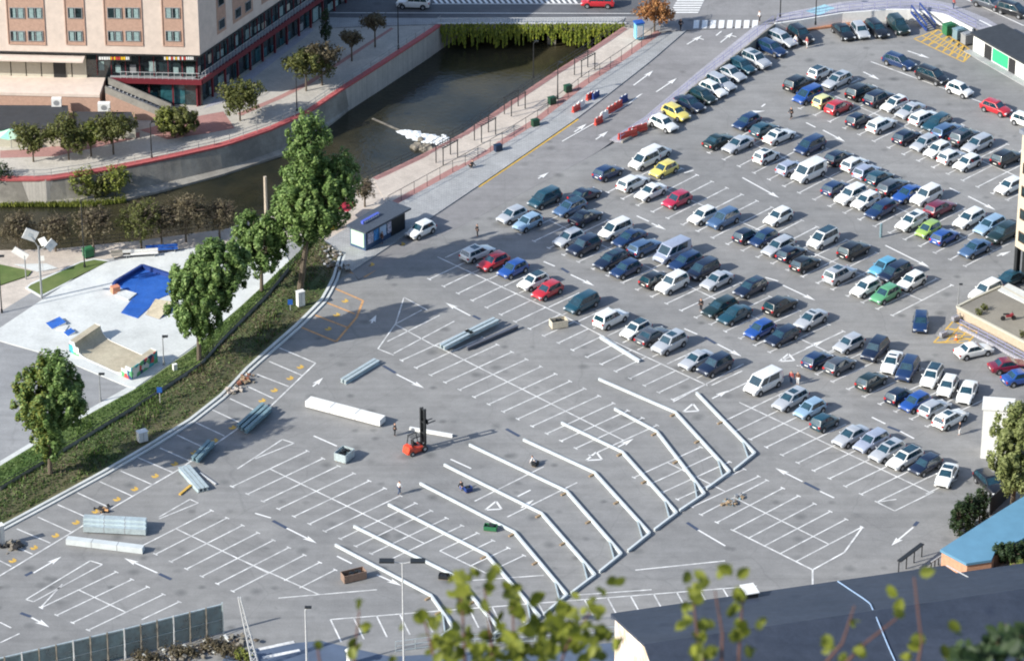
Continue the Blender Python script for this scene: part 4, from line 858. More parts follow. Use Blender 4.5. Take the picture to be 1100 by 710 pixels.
tree(322, 314, 0, [(2.2, 0, 13.4, 4.9, 4.4, 4.9), (1.6, 0, 19.8, 2.9, 2.8, 4.4), (.9, 0, 9.4, 3.0, 3, 2.4), (5.4, .5, 15.6, 2.3, 2.3, 3.4), (-1.0, .5, 11.6, 2.4, 2.4, 2.6)], 34000, .27, 'leafdark', 'tallest dark green tree standing left of the blue kiosk', trunk=.42, seed=3, clump=.75)
tree(281, 314, 0, [(0.2, 0, 6.6, 3.2, 3.0, 3.7), (-1.5, 0, 8.6, 1.7, 1.7, 2.6), (1.8, 0, 8.3, 1.6, 1.6, 2.4)], 15000, .26, 'leafdark', 'middle sized dark green tree left of the tallest one', trunk=.25, seed=4, clump=.65)
tree(214, 388, 0, [(.2, 0, 8.8, 4.0, 3.6, 4.6), (2.8, 1, 12.0, 3.6, 3.2, 3.8), (-.4, 0, 5.2, 2.3, 2.2, 2.0)], 34000, .27, 'leafdark', 'broad dark green tree between the blue bowl and the grass bank', trunk=.3, seed=5, clump=.7)
tree(54, 512, 0, [(.4, 0, 9.6, 4.3, 4.0, 4.8), (1.2, 0, 13.6, 2.2, 2.1, 2.4), (0, 0, 4.8, 2.0, 2.0, 2.6)], 23000, .26, 'leafdark', 'yellow and dark green tree alone on the lower left grass', trunk=.3, seed=6, clump=.7, second='leafyel')
random.seed(21)
for a in [(258, 130, 2.9, 2.6, 3.9, 'leafolive', 'olive green tree nearest the shop corner on the promenade'), (329, 98, 3.0, 2.3, 4.0, 'leafolive', 'olive green tree left of a touching pair on the promenade'), (346, 92, 2.6, 2.4, 4.2, 'leafbrown', 'browner tree right of a touching pair on the promenade'),
          (74, 172, 2.9, 2.4, 3.7, 'leafolive', 'olive tree in front of the long black hut'), (122, 166, 2.9, 2.5, 3.9, 'leafolive', 'olive tree in front of the small black hut'), (36, 174, 2.4, 2, 3.2, 'leafolive', 'darker olive tree right of the green parasol'), (98, 168, 1.9, 1.9, 3.2, 'leafyel', 'slim yellowish tree between the two olive trees'),
          (403, 51, 1.7, 1.2, 3.9, 'leafbrown', 'small tree nearest the bridge road on the promenade'), (378, 66, 1.5, 1.1, 3.4, 'leafbrown', 'small sparse tree left of the smallest promenade lamp'), (703, 34, 2.6, 2.3, 3.4, 'leaforange', 'orange leaved tree beside the street and bridge corner')]:
    x, y, r, rv, h, lm, lab = a; tree(x, y, 1.5, [(0, 0, h, r*.8, r*.8, rv*.75)]+[(r*.75*math.cos(q_), r*.5*math.sin(q_), h+rv*random.uniform(-.45, .6), r*random.uniform(.35, .6), r*.5, rv*random.uniform(.3, .5)) for q_ in (random.uniform(0, 1), 1.6, 2.9, 4.2, 5.3)], int(380*r*r)+500, .22, lm, lab, trunk=.13, group='promenade trees', clump=.5, seed=int(x))
tree(188, 148, 1.5, [(.3, 0, 2.4, 2.8, 2.3, 1.9), (-1.6, 0, 2.6, 1.3, 1.5, 1.6)], 7000, .22, 'leafolive', 'round bush half bright yellow green beside the red steps', cat='bush', trunk=.15, name='bush', clump=.5, seed=8, second='leafyel')
tree(350, 52, 1.5, [(0, 0, 2.6, .8, .8, 1.6), (0, 0, 4.6, .7, .7, 1.2)], 900, .2, 'leafconif', 'slim dark conifer on the upper promenade', trunk=.1, clump=.35, seed=9)
for x, y, r, h, lm, lab in [(101, 272, 2.7, 4.0, 'leafbrown', 'brown tree left of the park bins by the river'), (152, 268, 3.0, 4.2, 'leafolive', 'dark olive tree in the middle of the riverside three'), (200, 260, 3.1, 4.0, 'leafbrown', 'grey brown bare tree right of the riverside three'), (174, 266, 2.2, 3.6, 'leafbrown', 'thin brown tree behind the blue bench'), (20, 270, 2.4, 3.2, 'leafbrown', 'bare brown tree by the river at the left edge'), (60, 270, 2.2, 3.0, 'leafbrown', 'low brown tree left of the tall lamp post'), (392, 222, 1.2, 2.2, 'leafbrown', 'bare little tree right of the tallest tree'), (236, 256, 2.2, 3.2, 'leafbrown', 'bare brown tree above the plaza, left of the wooden pole')]:
    tree(x, y, 0, [(0, 0, h, r, r, r*.72), (r*.3, .2, h+.9, r*.6, r*.6, r*.5)], int(330*r*r), .2, lm, lab, trunk=.14, group='riverside trees', clump=.55, seed=int(x)+1, bare=True)
for x, y, r, h, lm, lab in [(88, 214, 2.2, 2.3, 'leafyel', 'yellow green willow growing left on the river ledge'), (124, 213, 2.3, 2.6, 'leafyel', 'yellow green willow growing right on the river ledge'), (105, 214, 1.6, 1.4, 'leafolive', 'dark low shrub between the river ledge willows'), (-2, 215, 2.4, 3.2, 'leafconif', 'dark shrub under the river wall at the left edge')]:
    tree(x, y, WZ+.2, [(0, 0, h, r, r*.7, h*.7), (r*.3, 0, h+1.2, r*.5, r*.5, 1.2)], int(500*r), .22, lm, lab, cat='shrub', trunk=.1, name='shrub', clump=.45, seed=int(x)+2)
mb = MB(); rnd = random.Random(5)
for k in range(2600):
    x = rnd.uniform(0, 135); p = W(x, 217+rnd.uniform(-3, 4)-max(0, x-95)*.12, WZ+.3); h = rnd.uniform(.1, .5); a = rnd.uniform(0, 6.28)
    mb.face([(p.x-.1*math.cos(a), p.y-.1*math.sin(a), p.z-.2), (p.x+.1*math.cos(a), p.y+.1*math.sin(a), p.z-.2), (p.x+rnd.uniform(-.2, .2), p.y, p.z+h)])
tag(mb.build('bank_grass', M['leafyel']), 'rough green growth along the foot of the river wall', 'grass', kind='stuff')
tree(1087, 548, 0, [(0.2, 0, 8.4, 3.3, 3, 4.6), (.3, 0, 12, 1.7, 1.7, 2), (.6, 0, 4.8, 2.6, 2.4, 2.6)], 19000, .25, 'leafpale', 'pale green tree in front of the white wall at the right edge', trunk=.3, seed=11, clump=.65)
for k, (x, y, h, lab) in enumerate([(1030, 574, 4.2, 'leftmost conifer shrub behind the light blue roof'), (1040, 569, 4.8, 'middle conifer shrub behind the light blue roof'), (1052, 562, 4.6, 'rightmost conifer shrub behind the light blue roof')]):
    tree(x, y, 0, [(0, 0, h*.45, 1.3, 1.3, h*.4), (0, 0, h*.75, .7, .7, h*.28)], 1500, .2, 'leafconif', lab, cat='shrub', trunk=.12, name='conifer_shrub', group='conifer shrubs', clump=.4, seed=20+k)
tree(1084, 603, 2.7, [(0, 0, 1.1, 2.0, 1.2, .9), (2.6, .8, 1.1, 2.0, 1.2, .9)], 4200, .2, 'leafconif', 'dark clipped hedge below the light blue roof', cat='hedge', name='hedge', trunk=.1, clump=.45, seed=31)
tree(1098, 626, 2.7, [(0, 0, 1.3, 1.4, 1.3, 1.1)], 2500, .2, 'leafyel', 'bright yellow green bush at the right edge', cat='bush', name='bush', trunk=.1, clump=.45, seed=32)
# undergrowth on the bank
mb = MB(); rnd = random.Random(9); eg = resample(Vz(EF), 200); e2 = resample(Vz(E2), 200)
for k in range(11000):
    i = rnd.randrange(0, 200); t = rnd.random()**1.1; q = eg[i].lerp(e2[i], t*.93); p = W(q.x, q.y, .1+.45*math.sin(min(1, t*1.3)*math.pi)*(1-t*.3)); h = rnd.uniform(.05, .3)*(2.0 if math.sin(i*.21)+math.sin(i*.07+t*4) > .9 else 1); a = rnd.uniform(0, 6.28); w = rnd.uniform(.06, .16)
    mb.mi = 1 if rnd.random() < (.55 if i > 110 else .2) else 0
    mb.face([(p.x-w*math.cos(a), p.y-w*math.sin(a), p.z), (p.x+w*math.cos(a), p.y+w*math.sin(a), p.z), (p.x+rnd.uniform(-.2, .2), p.y+rnd.uniform(-.2, .2), p.z+h)])
tag(mb.build('bank_undergrowth', [leafmat('bank_grass_blades', (.04, .08, .018), (.08, .14, .035), (.16, .22, .07), .25), M['leafbrown']]), 'rough grass and weeds on the bank beside the bays', 'grass', kind='stuff')
# ------------------------------------------------------------------ ivy bridge
B0 = W(474, 27, 1.5); B1 = W(669, 26.5, 1.5); t = thing('bridge', B0, 0, 'road bridge over the river hung with a curtain of yellow green ivy', 'bridge'); used[t['label']] = 1
F = Fac(B0, B1-B0); LBr = (B1-B0).length
mb = MB(); F.box(mb, -.5, LBr+.5, .6, 1.42, -40, 0); bo(mb, 'deck', M['stone'], t)
mb = MB(); F.box(mb, -.5, LBr+.5, 1.6, 1.75, -.15, .12); F.box(mb, -.5, LBr+.5, 2.45, 2.52, -.1, -.02)
for k in range(60): F.box(mb, k*LBr/60, k*LBr/60+.06, 1.7, 2.45, -.1, -.04)
bo(mb, 'railing', M['lgrey'], t)
mb = MB(); F.box(mb, LBr*.585, LBr*.585+1.2, -4, .6, -3, -1.5); bo(mb, 'pier', M['stone'], t)
mb = MB(); rnd = random.Random(3); u = 0
while u < LBr:
    ln = rnd.uniform(2.3, 3.2)+.9*max(0, math.sin(u*1.7))*rnd.random()+.3*math.sin(u*.33); w = rnd.uniform(.12, .26); o = rnd.uniform(.05, .6); ln *= rnd.choice((.6, .85, 1, 1.12))
    if u > LBr*.9: ln *= .6
    for j in range(int(ln*20)):
        v = rnd.random()**.8; z = 1.75-ln*v; ww = w*(1.1-v*.8); uu = u+rnd.uniform(-ww, ww); s = rnd.uniform(.08, .17); q = F.A+F.d*uu+F.n*(o*math.sin(min(1, v*1.5)*2.4)+.1+rnd.uniform(-.08, .1)); q.z = z
        nn = (F.n+Vector((rnd.gauss(0, .5), rnd.gauss(0, .5), rnd.gauss(.3, .4)))).normalized(); a = F.d*s*.7; b = nn.cross(F.d).normalized()*s*1.5
        mb.mi = 1 if rnd.random() < .5*(1-v) else 0; mb.face([q-a, q-b, q+a, q+b])
    u += rnd.uniform(.16, .34)
bo(mb, 'ivy', [leafmat('ivy_leaves', (.08, .12, .015), (.19, .24, .03), (.36, .38, .05), .5), M['leafyel']], t)
# weir foam and rocks
mb = MB(); rnd = random.Random(4)
for k in range(150):
    t_ = rnd.random(); x = 432+48*t_; y = 141+9*t_+rnd.gauss(3, 2.6)*(.5+t_*.8); p = W(x, min(160, y), WZ); r = rnd.uniform(.15, .5)
    n0 = len(mb.v); ns = 7
    for j in range(ns): a_ = 2*math.pi*j/ns; rr_ = r*rnd.uniform(.7, 1.4); mb.v.append((p.x+rr_*1.6*math.cos(a_), p.y+rr_*math.sin(a_)*1.2, WZ-.02))
    mb.v.append((p.x, p.y, WZ+r*.45)); mb.f += [[n0+j, n0+(j+1) % ns, n0+ns] for j in range(ns)]; mb.m += [0]*ns
tag(mb.build('white_water', M['foam']), 'white foaming water below the river weir', 'water', kind='stuff')
mb = MB(); mb.bar(W(400, 128, WZ-.05), W(434, 143, WZ-.05), .35, .2); settag(mb.build('weir', M['rock']), 'low grey weir sill crossing the river above the foam', 'weir', None)
for i, (x, y, s, l) in enumerate([(449, 158, .9, 'brown boulder beside the white water, left one'), (460, 160, 1.1, 'larger brown boulder under the white water'), (452, 150, .5, 'small boulder in the weir foam'), (448, 62, .9, 'pale boulder below the river wall near the bridge')]):
    bm = bmesh.new(); bmesh.ops.create_icosphere(bm, subdivisions=3, radius=s)
    for v in bm.verts: v.co *= 1+.25*math.sin(v.co.x*5+i)*math.cos(v.co.y*4)+rnd.uniform(-.05, .05); v.co.z *= .6
    me = bpy.data.meshes.new('boulder'); bm.to_mesh(me); me.materials.append(M['rock']); o = bpy.data.objects.new('boulder', me); COL.objects.link(o); o.location = W(x, y, WZ+.1); settag(o, l, 'boulder', 'boulders in the river')
# ------------------------------------------------------------------ railings
def railing(name, pts, h, m, label, rails=2, gap=2.0, pw=.06, cat='railing', panel=None):
    P = pts; t = thing(name, tuple(P[0]), 0, None, None); settag(t, label, cat, None); mb = MB(); o = P[0]; tot = 0
    for a, b in zip(P, P[1:]):
        for r in range(rails):
            z = h*(1-r*.45); mb.bar((a.x, a.y, a.z+z), (b.x, b.y, b.z+z), .05)
    bo(mb, 'rails', m, t)
    L = sum((b-a).length for a, b in zip(P, P[1:])); n = max(2, min(95, int(L/gap))); Q = resample(P, n); pm = None
    for q in Q:
        if pm is None:
            mb = MB(); mb.box((0, 0, h/2), (pw, pw, h)); ob = mb.build('post', m, t); pm = ob
        else: ob = pm.copy(); COL.objects.link(ob); ob.parent = t
        ob.location = q-o
    return t
Rw = lambda l, z: resample([W(a, b, z) for a, b in l], 40)
railing('railing', Rw(off(LB[1:], -.5, -2), 1.5), 1.1, M['grey'], 'thin grey railing along the red promenade edge above the river wall', gap=2.2)
railing('railing', resample([WH(a, b, .05) for a, b in RB[1:]], 60), 1.1, M['dark'], 'dark railing along the sandy walk on the near river bank', gap=2)
railing('fence', resample([WH(a-1, b-.5, .05) for a, b in R1], 40), 1.7, M['dark'], 'dark thin fence between the sandy walk and the grey pavement', gap=2.6, rails=1)
sp2 = resample(Vz(off(R4, -1.5, -.8)), 30); railing('railing', [WH(p.x, p.y, .17) for p in sp2], 1.1, M['lavrail'], 'pale purple railing along the pavement above the parked cars', gap=2.4)
railing('railing', Rw([(835, 23.5), (860, 20.5), (905, 13), (955, 9), (981, 9), (1015, 14), (1048, 30)], 1.6), 1.1, M['lavrail'], 'purple railing on top of the curved wall', gap=1.8, rails=3)
railing('fence', resample([W(a, b, .1) for a, b in EF[1:]], 50), .9, M['dark'], 'low dark fence along the top of the grass bank', gap=2.4, rails=2)
mb = MB(); bp_ = resample([W(a, b, .1) for a, b in EF[1:-1]], 40)
for a, b in zip(bp_, bp_[1:]): mb.bar((a.x, a.y, .32), (b.x, b.y, .32), .14, .5)
settag(mb.build('low_wall', M['stone']), 'narrow low stone wall under the fence beside the park', 'wall', None)
# ------------------------------------------------------------------ lamp posts
def lamp(px, py, z, h, label, heads=2, col='grey', ytop=None, r=.09, group='lamp posts', arm=1.2, ang=0, hs=.5):
    p = WH(px, py) if z is None else W(px, py, z)
    t = thing('street_lamp', tuple(p), R(ang), None, None); settag(t, label, 'street lamp', group)
    mb = MB(); mb.tube((0, 0, 0), (0, 0, h), r, r*.6); mb.tube((0, 0, 0), (0, 0, .5), r*1.6); mb.build('pole', M[col], t)
    mb = MB()
    for s in ((-1, 1) if heads == 2 else (1,)): mb.bar((0, 0, h-.05), (s*arm, 0, h+.25), .08)
    mb.build('arm', M[col], t)
    for s in ((-1, 1) if heads == 2 else (1,)): mb = MB(); mb.box((0, 0, 0), (hs*1.4, hs*.7, .16)); mb.mi = 1; mb.box((0, 0, -.09), (hs*1.1, hs*.5, .03)); o = mb.build('lamp_head', [M['dark'], M['whitep']], t); o.location = (s*arm, 0, h+.27)
    return t
lamp(434, 722, 0, 13.4, 'tall twin headed lamp post in front of the steel frames', col='lgrey', r=.12, arm=1.6, hs=1.1); lamp(330, 724, 0, 8.0, 'cream lamp post at the bottom, left of the twin headed lamp', col='lgrey', r=.13, heads=1, arm=.3)
lamp(91, 288, 0, 9.5, 'tall dark lamp post in front of the brown riverside tree', col='dark', heads=1); lamp(2, 336, 0, 7.5, 'dark lamp post cut by the left edge of the park', col='dark', heads=1, arm=.4)
lamp(108, 431, 0, 3.4, 'short grey lamp post beside the grey park path', col='grey', heads=1, arm=.3); lamp(176, 392, .1, 3.6, 'short grey lamp post right of the graffiti ramp', col='grey', heads=1, arm=.3)
for x, y, h, l in [(163, 170, 5, 'promenade lamp below the round two coloured bush'), (319, 120, 5.2, 'promenade lamp right of the olive tree by the shops'), (428, 53, 6.5, 'promenade lamp nearest the ivy bridge'), ]: lamp(x, y, 1.5, h, l, heads=1, col='dark', arm=.4, hs=.4)
for x, y, l in [(599, 107, 'riverside walk lamp right of the green bins'), (573, 84, 'lamp on the river side rail below the ivy')]: lamp(x, y, None, 5.2, l, heads=1, col='dark', arm=.4, hs=.4)
lamp(876, 27, 1.5, 6, 'dark lamp post with white head at the corner of the curved wall', heads=1, col='dark', arm=.3, hs=.6); lamp(838, 20, 1.5, 7, 'dark lamp post near the zebra crossing', heads=1, col='dark')
lamp(1029, 330, 0, 2.9, 'thin grey post at the tip of the raised beige terrace', heads=1, col='grey', arm=.2, hs=.3)
mb = MB(); p = W(287, 262, 0); mb.tube((p.x, p.y, 0), (p.x, p.y, 9.4), .24, .2); settag(mb.build('wooden_pole', mat('pale_wood', (.45, .38, .3), .8)), 'bare pale wooden pole rising between dark green trees', 'pole', None)
mb = MB(); p = W(946, 255, 0); mb.tube((p.x, p.y, 0), (p.x, p.y, 1.9), .18, .16); settag(mb.build('bollard_post', M['teal']), 'short blue grey post beside the dark blue estate', 'post', None)
p = W(275, 716, 0); t = thing('lattice_pole', tuple(p), 0, None, None); settag(t, 'leaning pale lattice pole at the right end of the glass screens', 'pole', None); mb = MB()
q0 = Vector((0, 0, 0)); q1 = Vector((-1.5, .3, 8.4))
for dx, dy in ((-.35, -.2), (.35, -.2), (.35, .2), (-.35, .2)): mb.bar(q0+Vector((dx, dy, 0)), q1+Vector((dx*.3, dy*.3, 0)), .1)
mb.build('legs', M['lgrey'], t); mb = MB()
for k in range(12):
    f_ = lambda j, s: q0.lerp(q1, j/12)+Vector((s*.35*(1-.7*j/12), -.2*(1-.7*j/12), 0)); mb.bar(f_(k, -1), f_(k+1, 1), .06); mb.bar(f_(k, 1), f_(k+1, -1), .06)
mb.build('braces', M['lgrey'], t)
# ------------------------------------------------------------------ kiosk
k0 = W(376, 275, .14); kA = W(393, 270, .14); kB = W(436, 246, .14); F = Fac(kA, kB-kA); L = (kB-kA).length; dep = 2.6
t = thing('kiosk', tuple(kA), 0, None, None); settag(t, 'dark roofed blue kiosk on the grey pavement beside the parked white hatchback', 'kiosk', None)
mb = MB(); F.box(mb, .06, L-.05, .14, 2.9, -dep, -.06); bo(mb, 'wall', mat('dark_blue_wall', (.04, .08, .16), .5), t)
mb = MB(); P = [F.A+F.d*u+F.n*o for u, o in ((-.5, .5), (L+.4, .6), (L+.4, -dep-.4), (-.5, -dep-.2))]
mb.prism(P, 2.9, 3.12); bo(mb, 'roof', mat('kiosk_roof', (.06, .075, .1), .6, var=.2), t)
mb = MB()
for u, w, c in ((.4, 1.1, 1), (1.6, .9, 0), (2.7, 1.3, 2), (4.2, .9, 1)):
    mb.mi = c; F.box(mb, u, u+w, .9, 2.4, -.05, .02)
bo(mb, 'magazine_display', [mat('blue_display', (.05, .25, .6), .4, var=.6, scale=3), mat('mixed_covers', (.4, .4, .5), .4, var=.9, scale=5), mat('pale_blue_panel', (.4, .55, .75), .4)], t)
mb = MB(); F.box(mb, .1, .12, .6, 2.5, -dep+.2, -.3); 
S = [F.A+F.d*.03+F.n*-.3, F.A+F.d*.03+F.n*(-dep+.2)]; mb = MB(); mb.bar((S[0].x, S[0].y, 1.5), (S[1].x, S[1].y, 1.5), .06, 2.0); bo(mb, 'glazed_end', M['palegreen'], t)
mb = MB(); F.box(mb, 5.0, L-.2, .3, 2.7, -.05, .03); bo(mb, 'shutter', M['dark'], t)
mb = MB(); F.box(mb, 1.0, 4.2, 3.12, 3.5, -1.6, -1.2)
for k in range(7): mb.mi = 1; F.box(mb, 1.2+k*.42, 1.5+k*.42, 3.18, 3.45, -1.2, -1.16)
bo(mb, 'roof_sign', [mat('sign_blue', (.08, .12, .5), .4), M['whitep']], t)
p = W(367, 238, 0); mb = MB()
for a in range(6): an = a*math.pi/3; mb.face([(p.x, p.y, 3.0), (p.x+2*math.cos(an), p.y+2*math.sin(an), 2.3), (p.x+2*math.cos(an+math.pi/3), p.y+2*math.sin(an+math.pi/3), 2.3)])
t = thing('parasol', tuple(p), 0, None, None); settag(t, 'dark red parasol behind the blue kiosk', 'parasol', None); bo(mb, 'canopy', M['dred'] if 0 else mat('red_cloth_canopy', (.35, .02, .04), .7), t); mb = MB(); mb.tube((p.x, p.y, 0), (p.x, p.y, 3), .05); bo(mb, 'pole', M['grey'], t)
p = W(357, 247, 0); mb = MB(); mb.box((p.x, p.y, .6), (1.1, .5, 1.0), R(30)); mb.box((p.x+.3, p.y, 1.2), (.4, .5, .3), R(30)); mb.tube((p.x-.5, p.y-.3, .12), (p.x-.5, p.y+.3, .12), .12); settag(mb.build('mail_trolley', M['yellowp']), 'yellow mail box trolley left of the red parasol', 'trolley', None)
# bins and cabinets
def bin_(px, py, z, m, label, s=1.0, cat='bin', group=None, name='waste_bin'):
    p = WH(px, py) if z is None else W(px, py, z); t = thing(name, (p.x, p.y, p.z), R(30), None, None); settag(t, label, cat, group)
    mb = MB(); mb.prism([(-.6*s, -.45*s), (.6*s, -.45*s), (.6*s, .45*s), (-.6*s, .45*s)], .12, 1.15*s); mb.build('body', m, t)
    mb = MB(); mb.box((0, 0, 1.2*s), (1.3*s, 1.0*s, .12)); mb.box((0, 0, 1.3*s), (1.0*s, .7*s, .1)); mb.build('lid', m, t)
    for x in (-.45, .45):
        mb = MB(); mb.tube((x*s, -.45*s, .1), (x*s, -.35*s, .1), .1); mb.build('wheel', M['black'], t)
for x, y, l in [(593, 112, 'green bin left of a pair at the walk lamp'), (610, 99, 'green bin right of a pair at the walk lamp'), (575, 136, 'dark green bin alone on the walk fence'), (535, 163, 'dark blue green bin on the pavement near the walk fence')]: bin_(x, y, None, mat('dark_green_plastic', (.01, .06, .03), .5) if y != 163 else mat('dark_blue_plastic', (.01, .03, .07), .5), l, .8, group='bins by the riverside walk')
bin_(95, 276, 0, M['green'], 'green bin at the tall lamp post beside the park', group=None)
for i, (x, y, m, l) in enumerate([(1019, 37, 'green', 'green container left of three by the market hut'), (1030, 42, 'teal', 'dark grey container in the middle by the market hut'), (1039, 47, 'grey', 'grey container nearest the market hut')]): bin_(x, y, 0, M[m], l, 1.25, group='containers by the market hut')
def cabinet(px, py, z, w, h, label, m='whitep'):
    p = W(px, py, z) if z is not None else WH(px, py); mb = MB(); mb.box((p.x, p.y, p.z+h/2), (w, w*.7, h), R(30)); mb.box((p.x, p.y, p.z+h+.04), (w*1.1, w*.8, .08), R(30)); mb.mi = 1
    mb.box((p.x, p.y, p.z+h*.5), (w*.04, w*.72, h*.85), R(30)); settag(mb.build('utility_cabinet', [M[m], M['grey']]), label, 'cabinet', 'utility cabinets')
cabinet(323, 328, .2, .9, 1.9, 'white cabinet below the tallest tree on the bank'); cabinet(153, 473, .3, 1.1, 1.2, 'white cabinet on the bank beside the left bays'); cabinet(0, 586, 0, 1.0, 2.6, 'tall white cabinet cut by the left edge'); cabinet(188, 398, .1, .5, .8, 'small pale box on the bank below the broad tree')
p = WH(686, 42, .1); t = thing('phone_booth', tuple(p), R(20), None, None); settag(t, 'light blue and white booth under the orange tree', 'booth', None)
mb = MB(); mb.box((0, 0, 1.3), (1.1, 1.0, 2.3)); mb.build('body', mat('sky_blue_paint', (.2, .5, .65), .4), t); mb = MB(); mb.box((0, 0, 2.52), (1.3, 1.2, .2)); mb.build('roof', M['blue'], t); mb = MB(); mb.box((0, -.52, 1.3), (.8, .04, 1.7)); mb.build('door', M['whitep'], t)
def signpost(px, py, z, m, label, h=1.8):
    p = W(px, py, z); t = thing('sign_post', tuple(p), 0, None, None); settag(t, label, 'sign', None); mb = MB(); mb.tube((0, 0, 0), (0, 0, h), .04); mb.build('pole', M['lgrey'], t); mb = MB(); mb.box((0, -.05, h), (.6, .04, .7)); mb.build('panel', m, t)
signpost(172, 433, .3, M['blue'], 'small blue sign on the grass bank between the trees'); signpost(312, 333, .3, M['blue'], 'small blue sign left of the white bank cabinet', 1.1); signpost(46, 292, 0, M['whitep'], 'pale sign panel below the sail shaped panels', 1.9)
# ------------------------------------------------------------------ pergolas, benches on the riverside walk
for i, (x, y, l) in enumerate([(521, 148, 'dark pergola frame at the bend of the riverside walk'), (480, 172, 'dark cage frame furthest left on the riverside walk'), (553, 120, 'dark frame between the bins and the pergola'), (628, 78, 'grey cage sculpture on the riverside walk below the bridge')]):
    p = WH(x, y, .05); t = thing('pergola', tuple(p), R(52), None, None); settag(t, l, 'pergola', 'frames on the riverside walk')
    for a in (-1.5, 1.5):
        for b in (-.6, .6): mb = MB(); mb.box((0, 0, 1.2), (.1, .1, 2.4)); o = mb.build('post', M['dark'], t); o.location = (a, b, 0)
    mb = MB(); mb.box((0, -.6, 2.44), (3.3, .1, .1)); mb.box((0, .6, 2.44), (3.3, .1, .1))
    for k in range(7): mb.box((-1.5+k*.5, 0, 2.53), (.06, 1.5, .06))
    mb.build('top_frame', M['dark'], t)
def bench(px, py, z, rz, m, label, L=2.0):
    p = W(px, py, z); t = thing('bench', tuple(p), R(rz), None, None); settag(t, label, 'bench', 'park benches'); mb = MB(); mb.box((0, 0, .45), (L, .5, .08)); mb.build('seat', m, t)
    mb = MB(); mb.box((0, .26, .75), (L, .06, .4)); mb.build('backrest', m, t)
    for s in (-1, 1): mb = MB(); mb.box((s*L*.4, 0, .2), (.1, .45, .4)); mb.build('leg', M['grey'], t)
bench(151, 276, .1, 8, M['whitep'], 'white bench on the plaza edge left of the blue bench', 4.4); bench(174, 271, .1, 8, M['blue'], 'blue bench on the plaza edge by the riverside trees', 4.0); bench(130, 277, .1, 8, M['stone'], 'grey stone bench at the left of the plaza edge benches', 2.4)
# ------------------------------------------------------------------ sail panels on poles
p = W(45, 322, 0); t = thing('sail_lamp', tuple(p), 0, None, None); settag(t, 'pole carrying tilted white panels in the park', 'lamp', None); mb = MB(); mb.tube((0, 0, 0), (0, 0, 7.4), .13); mb.tube((0, 0, 7.2), (-.9, 0, 8.9), .06); mb.tube((0, 0, 6.8), (1.4, 0, 7.6), .06); mb.build('pole', M['grey'], t)
for x, z, w, h, tl in ((-.9, 8.9, 1.7, 1.4, .5), (.6, 8.0, 1.0, 1.0, -.5), (1.5, 7.5, 1.2, 1.3, .9)):
    mb = MB(); mb.box((0, 0, 0), (w, .12, h), tl*.6, ('Y', tl)); mb.mi = 1; mb.box((0, -.07, 0), (w*.35, .02, h*.35), tl*.6, ('Y', tl)); o = mb.build('panel', [M['whitep'], M['steelw']], t); o.location = (x, 0, z)
p = W(28, 300, 0); t = thing('sail_lamp', tuple(p), 0, None, None); settag(t, 'lower white tilted panel left of the tall panel pole', 'lamp', None); mb = MB(); mb.tube((0, 0, 0), (0, 0, 3.3), .08); mb.build('pole', M['grey'], t); mb = MB(); mb.box((-.5, 0, 3.6), (2.0, .1, .9), 0, ('Y', .6)); mb.build('panel', M['whitep'], t)
# ------------------------------------------------------------------ skate park
mb = MB(); P = [W(a, b, .12) for a, b in [(124, 306), (153, 289), (186, 300), (183, 316), (171, 321), (148, 342), (130, 336), (146, 316), (133, 311)]]; mb.prism(P, .1, .16)
t = thing('skate_bowl', tuple(P[0]), 0, None, None); settag(t, 'bright blue painted skate area with raised back edge', 'skate ramp', None); bo(mb, 'floor', M['blue'], t)
mb = MB(); e = [W(a, b, .12) for a, b in [(122, 309), (124, 306), (153, 288.5), (188, 300)]]
for a, b in zip(e, e[1:]): mb.bar((a.x, a.y, .4), (b.x, b.y, .4), .35, .6)
bo(mb, 'raised_edge', M['dblue'], t)
mb = MB(); p = W(124, 314, .1); mb.box((p.x, p.y, .5), (1.0, .8, .9), R(30)); bo(mb, 'end_block', mat('orange_block', (.6, .25, .15), .6), t)
mb = MB(); P = [W(a, b, .16) for a, b in [(130, 311), (147, 316), (138, 323), (124, 318)]]; mb.prism(P, .1, .3); settag(mb.build('skate_ledge', M['conc']), 'pale low ledge at the inner corner of the blue area', 'ledge', None)
def wedge(pxs, zlow, zhigh, m, side, label, name='skate_ramp', g='skate ramps'):
    # pxs: a,b low edge  c,d high edge
    a, b = [W(x, y, .12) for x, y in pxs[:2]]; c, d = [W(x, y, zhigh) for x, y in pxs[2:]]
    g0 = lambda p: Vector((p.x, p.y, .09)); mb = MB(); mb.face([a, b, c, d]); mb.mi = 1
    mb.face([g0(b), g0(c), c, b]); mb.face([g0(c), g0(d), d, c]); mb.face([g0(d), g0(a), a, d]); mb.face([g0(a), g0(b), b, a]); settag(mb.build(name, [m, side]), label, 'ramp', g)
wedge([(156, 338), (171, 343), (186, 324), (167, 321)], .12, 1.2, M['plywood'], M['dblue'], 'plywood ramp beside the blue painted area')
wedge([(49, 347), (56, 353.5), (71, 346), (64, 340)], .12, .5, M['blue'], M['whitep'], 'larger blue ramp slab left on the plaza'); wedge([(68, 357), (73, 361), (81, 356), (76, 352)], .12, .4, M['blue'], M['whitep'], 'smaller blue ramp slab beside the half pipe')
mb = MB(); P = [W(a, b, .12) for a, b in [(66, 348), (74, 350), (70, 356), (60, 354)]]; mb.prism(P, .1, .2); settag(mb.build('skate_ledge', M['conc']), 'pale ledge between the two blue slabs', 'ledge', None)
